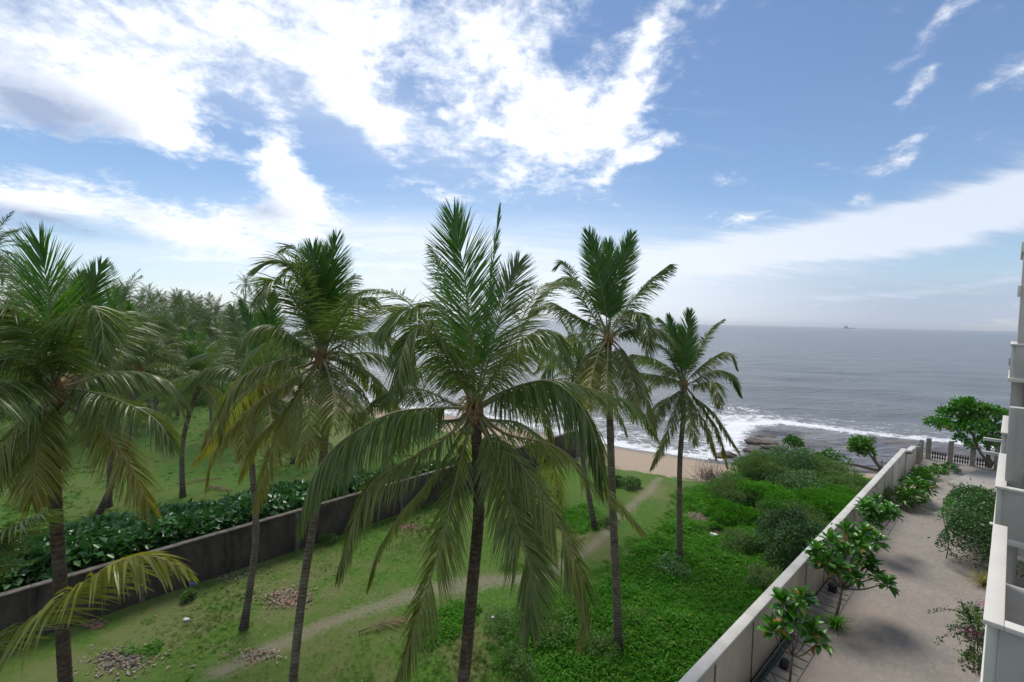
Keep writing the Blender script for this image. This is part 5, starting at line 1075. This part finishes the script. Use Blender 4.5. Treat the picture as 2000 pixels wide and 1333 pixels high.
f2 = [gnd(*q)[:2] for q in [(-60, 1120), (300, 1040), (560, 940), (700, 900), (620, 850), (560, 800), (300, 780), (-60, 800)]]
p = fill(f2, 16, 14); nn = smooth_noise(p[:, 0]*.3, p[:, 1]*.3, 19, 3); k = rs.rand(len(p)) < np.clip(.5+.6*nn, .1, 1); p = p[k]
scatter('field_grass', 'longer green grass of the second field beyond the stained wall', 'grass', np.c_[p, p[:, 0]*0-.01], rs.rand(len(p))*6.28, rs.uniform(.8, 1.7, len(p)), tuft, 15, 4)
# broad-leaved shrub bank behind the stained wall
ws = proto_coll('shrub_clump', [clump(240+i, 34, .36, .66, .5, .55, 'wall_shrub_leaf', up=.8, tr=((0, .8), (.2, 1), (.1, .9), (.3, 1))[i], old=.02) for i in range(4)])
ss = rs.uniform(-26, 15.5, 6500); vv = rs.uniform(.25, 1, 6500)**1.0*np.interp(ss, [-26, -12, 0, 8, 15.5], [9.0, 8.5, 6.6, 4.8, 1.8]); keep = vv > .35; ss = ss[keep]; vv = vv[keep]
wmax = np.interp(ss, [-26, -12, 0, 8, 15.5], [9.0, 8.5, 6.6, 4.8, 1.8]); hz_ = (2.1-1.2*(vv/wmax)**2)*np.interp(ss, [-26, 4, 15.5], [1.1, 1.0, .7])+.25*smooth_noise(ss*.8, vv*.8, 23)
hz_ = hz_*rs.uniform(.6, 1.0, len(hz_))
pp_ = a0[:2]+ss[:, None]*dl-vv[:, None]*nl
scatter('broadleaf_bank', 'bank of glossy broad-leaved shrubs growing along the back of the stained wall', 'shrubs', np.c_[pp_, np.clip(hz_-.35, 0, 2.4)], rs.rand(len(pp_))*6.28, rs.uniform(.8, 1.25, len(pp_)), ws, 24, 4, .25)
# undergrowth below the grove
ug = proto_coll('undergrowth_clump', [clump(260+i, 70, .9, .4, 1.8, 2.2, 'scrub_leaf' if i % 2 else 'palm_leaf_far', up=.6) for i in range(4)])
L_ = []
while len(L_) < 1500:
    px = rs.uniform(-250, 610) if len(L_) < 1000 else rs.uniform(-1000, -250); w = 62*math.exp(rs.rand()*1.9); q = at(px, 640, w)[:2]; dd_, s_ = pdist(q[None], SHORE)
    if s_[0] > 0 and dd_[0] > 9: L_.append((q[0], q[1], rs.uniform(-.6, .8)))
scatter('grove_undergrowth', 'tangled green undergrowth filling the floor of the far palm grove', 'undergrowth', np.array(L_), rs.rand(len(L_))*6.28, rs.uniform(.6, 1.7, len(L_)), ug, 25, 4)

# ---------------------------------------------------------------- litter, boxes, pipes, ship
def litter_patch(label, cx_, cy_, rx_, ry_, n, size, seed, red=.3):
    rs = np.random.RandomState(seed); pts_ = []
    while len(pts_) < n:
        a = rs.normal(0, .5, 2)
        pts_.append(gnd(cx_+a[0]*rx_, cy_+a[1]*ry_)[:2])
    pts_ = np.c_[np.array(pts_), rs.uniform(.01, .06, n)]
    V, T, C = leaves(rs, pts_, rs.normal(size=(n, 3))*np.array([1, 1, .25]), rs.normal(0, .4, (n, 3))+np.array([0, 0, 1]), size, .5, old=red)
    g = np.array([*gnd(cx_, cy_)[:2], 0]); o = obj('leaf_litter', mkmesh('leaf_litter', V-g, None, T, C, 'litter'), None, tuple(g)); return tag(o, label, 'litter', None, 'stuff')
litter_patch('heap of reddish dry leaf litter and husks between two grey trunks', 560, 1168, 55, 22, 480, .13, 1, .5)
litter_patch('broken stones and pale rubble on the lawn corner', 240, 1292, 70, 24, 420, .16, 2, .1)
litter_patch('brown husk and leaf litter at the path side of the scrub', 1362, 1012, 34, 10, 380, .13, 3, .35)
litter_patch('pinkish dry litter near the thin seaward palm', 1140, 1003, 26, 8, 220, .12, 4, .8)
litter_patch('rubbish patch with a white bag below the dark bush', 1402, 1048, 30, 8, 260, .13, 5, .6)
litter_patch('thin trail of twigs and dry leaves beside the path start', 500, 1280, 60, 14, 130, .12, 6, .5)
litter_patch('dry debris against the foot of the stained wall', 440, 1125, 100, 16, 200, .11, 7, .2)
litter_patch('grey debris at the tip of the small creeper patch', 840, 1205, 26, 9, 130, .12, 8, .2)
litter_patch('reddish debris by the wall behind the fullest palm', 800, 1030, 26, 8, 150, .12, 9, .9)
litter_patch('scattered bits of dry leaf over the worn lawn', 600, 1200, 420, 110, 260, .07, 10, .2)
litter_patch('dark heap of rotten husks below the long pale frond', 182, 1222, 26, 9, 200, .12, 11, .9)
for i, (x_, y_, az_, lb_) in enumerate([(345, 948, .5, 'fallen dry frond lying in the second field by the shrubs'), (452, 962, 2.6, 'second fallen dry frond in the second field'), (700, 1240, .35, 'fallen dry frond on the lawn beside the worn path'), (1095, 1090, .9, 'fallen dry frond on the path side of the creeper')]):
    g = gnd(x_, y_); r_ = thing('fallen_frond', lb_, 'palm frond', (g[0], g[1], .05), az_, 'fallen dry fronds'); pc = np.c_[np.linspace(0, 2.6, 7), .2*np.sin(np.linspace(0, 2, 7)), .06+.05*np.sin(np.linspace(0, 5, 7))]
    (V, Q, Tr, C), (rv, rq, rt, y) = frond_arrays(pc, 1200+i, pairs=60, ll=.6, droop=.12, vee=.05, yellow=.4, miss=.3, segs=3); obj('leaflets', mkmesh('leaflets', V, Q, Tr, C, 'dead_leaf'), r_); obj('rachis', mkmesh('rachis', rv, rq, rt, np.tile([.6, 0, .5], (len(rv), 1)), 'dead_leaf', True), r_)
def bag(label, px, py, s, mat, seed):
    g = gnd(px, py); o = rock('plastic_bag', label, (g[0], g[1], s*.35), (s, s*.7, s*.45), seed, mat); o['category'] = 'bag'; return o
bag('blue plastic bag at the foot of the stained wall', 376, 1142, .2, 'blue_bag', 3); bag('white plastic bag lying on the rubbish patch below the dark bush', 1392, 1048, .2, 'white_bag', 5); bag('white scrap of plastic on the open lawn', 364, 1212, .09, 'white_bag', 8); bag('small white scrap at the edge of the bush by the path', 964, 1208, .09, 'white_bag', 9)
for i in range(9):
    r2 = np.random.RandomState(40+i); g = gnd(240+r2.normal(0, 32), 1290+r2.normal(0, 9)); rock('stone', 'pale broken stone in the rubble on the lawn corner', (g[0], g[1], .04), (r2.uniform(.06, .17), r2.uniform(.05, .11), .06), 60+i, 'stained_light', r2.rand()*3, 'rubble stones')
g = P(24.4, -4.95, .07); b = MB(); b.box((-.14, -.14, 0), (.14, .14, .26)); b.box((-.17, -.17, .24), (.17, .17, .30)); o = obj('plant_pot', b.mesh('plant_pot', 'black_box'), None, tuple(g)); o.rotation_euler = (0, 0, YAW); tag(o, 'black square pot on the drain slabs by the cream wall', 'pot')
g = P(17.6, -4.85, .07); b = MB(); b.box((-.16, -.11, 0), (.16, .11, .20)); b.box((-.14, -.09, .2), (.14, .09, .24)); o = obj('lamp_box', b.mesh('lamp_box', 'black_box'), None, tuple(g)); o.rotation_euler = (0, 0, YAW); tag(o, 'small black ground box on the drain slabs near the green pipes', 'box')
pr_ = thing('green_pipe', 'pair of dark green pipes lying on the drain slabs along the wall foot', 'pipe', tuple(P(14, -5.2, .1)))
for dv_, dz_ in ((0, 0), (.10, .012)):
    b = MB(); b.tube([P(11, -5.25+dv_, .115+dz_), P(15, -5.24+dv_, .12+dz_), P(19.6, -5.22+dv_*1.2, .115+dz_)], .042, 8); obj('pipe', b.mesh('pipe', 'pipe_green', True, P(14, -5.2, .1)), pr_)
for u_ in (15.2, 16.4): b = MB(); b.tube(curve([P(u_, -5.2, .07), P(u_+.1, -5.0, .42), P(u_+.3, -4.8, .07)], 9), .014, 6); obj('hoop', b.mesh('hoop', 'pipe_green', True, P(14, -5.2, .1)), pr_)
# ship on the horizon
sp_ = gnd(1655, 700)-CAMP; sp_[2] = 0; sp_ = nrm(sp_)*6800; b = MB()
b.add([(-68, -9, 0), (60, -9, 0), (72, 0, 0), (60, 9, 0), (-68, 9, 0), (-70, -10, 13), (64, -10, 13), (80, 0, 15), (64, 10, 13), (-70, 10, 13)], [(0, 1, 6, 5), (1, 2, 7, 6), (2, 3, 8, 7), (3, 4, 9, 8), (4, 0, 5, 9), (5, 6, 8, 9)], [(6, 7, 8)])
sh = thing('ship', 'faint grey cargo ship on the sea horizon', 'ship', (sp_[0], sp_[1], SEA-1.0), math.atan2(-sp_[0], sp_[1])); sh.scale = (.78, .78, .78); obj('hull', b.mesh('hull', 'ship_paint'), sh)
b = MB(); b.box((-62, -8, 13), (-18, 8, 24)); b.box((-52, -7, 24), (-14, 7, 33)); b.box((-46, -6, 33), (-20, 6, 39)); obj('superstructure', b.mesh('superstructure', 'ship_paint'), sh)
b = MB(); b.tube([(-22, 0, 39), (-22, 0, 60)], [1.6, .8], 6); obj('mast', b.mesh('mast', 'ship_paint'), sh); b = MB(); b.tube([(-40, 0, 39), (-40, 0, 48)], 3.5, 8); obj('funnel', b.mesh('funnel', 'ship_paint'), sh)

# ---------------------------------------------------------------- sea haze
b = MB(); b.box((-9500, -400, -4.5), (9500, 9500, 62)); hz = b.mesh('haze', None); hm = bpy.data.materials.new('haze'); hm.use_nodes = True; ht = hm.node_tree; ht.nodes.clear()
pv_ = node(ht, 'ShaderNodeVolumePrincipled', ins={'Color': (.90, .94, 1.0, 1), 'Density': 0.00008}); node(ht, 'ShaderNodeOutputMaterial', ins={1: pv_.outputs[0]})
hz.materials.append(hm); tag(obj('haze', hz), 'pale sea haze over the water and the grove', 'haze', kind='stuff')
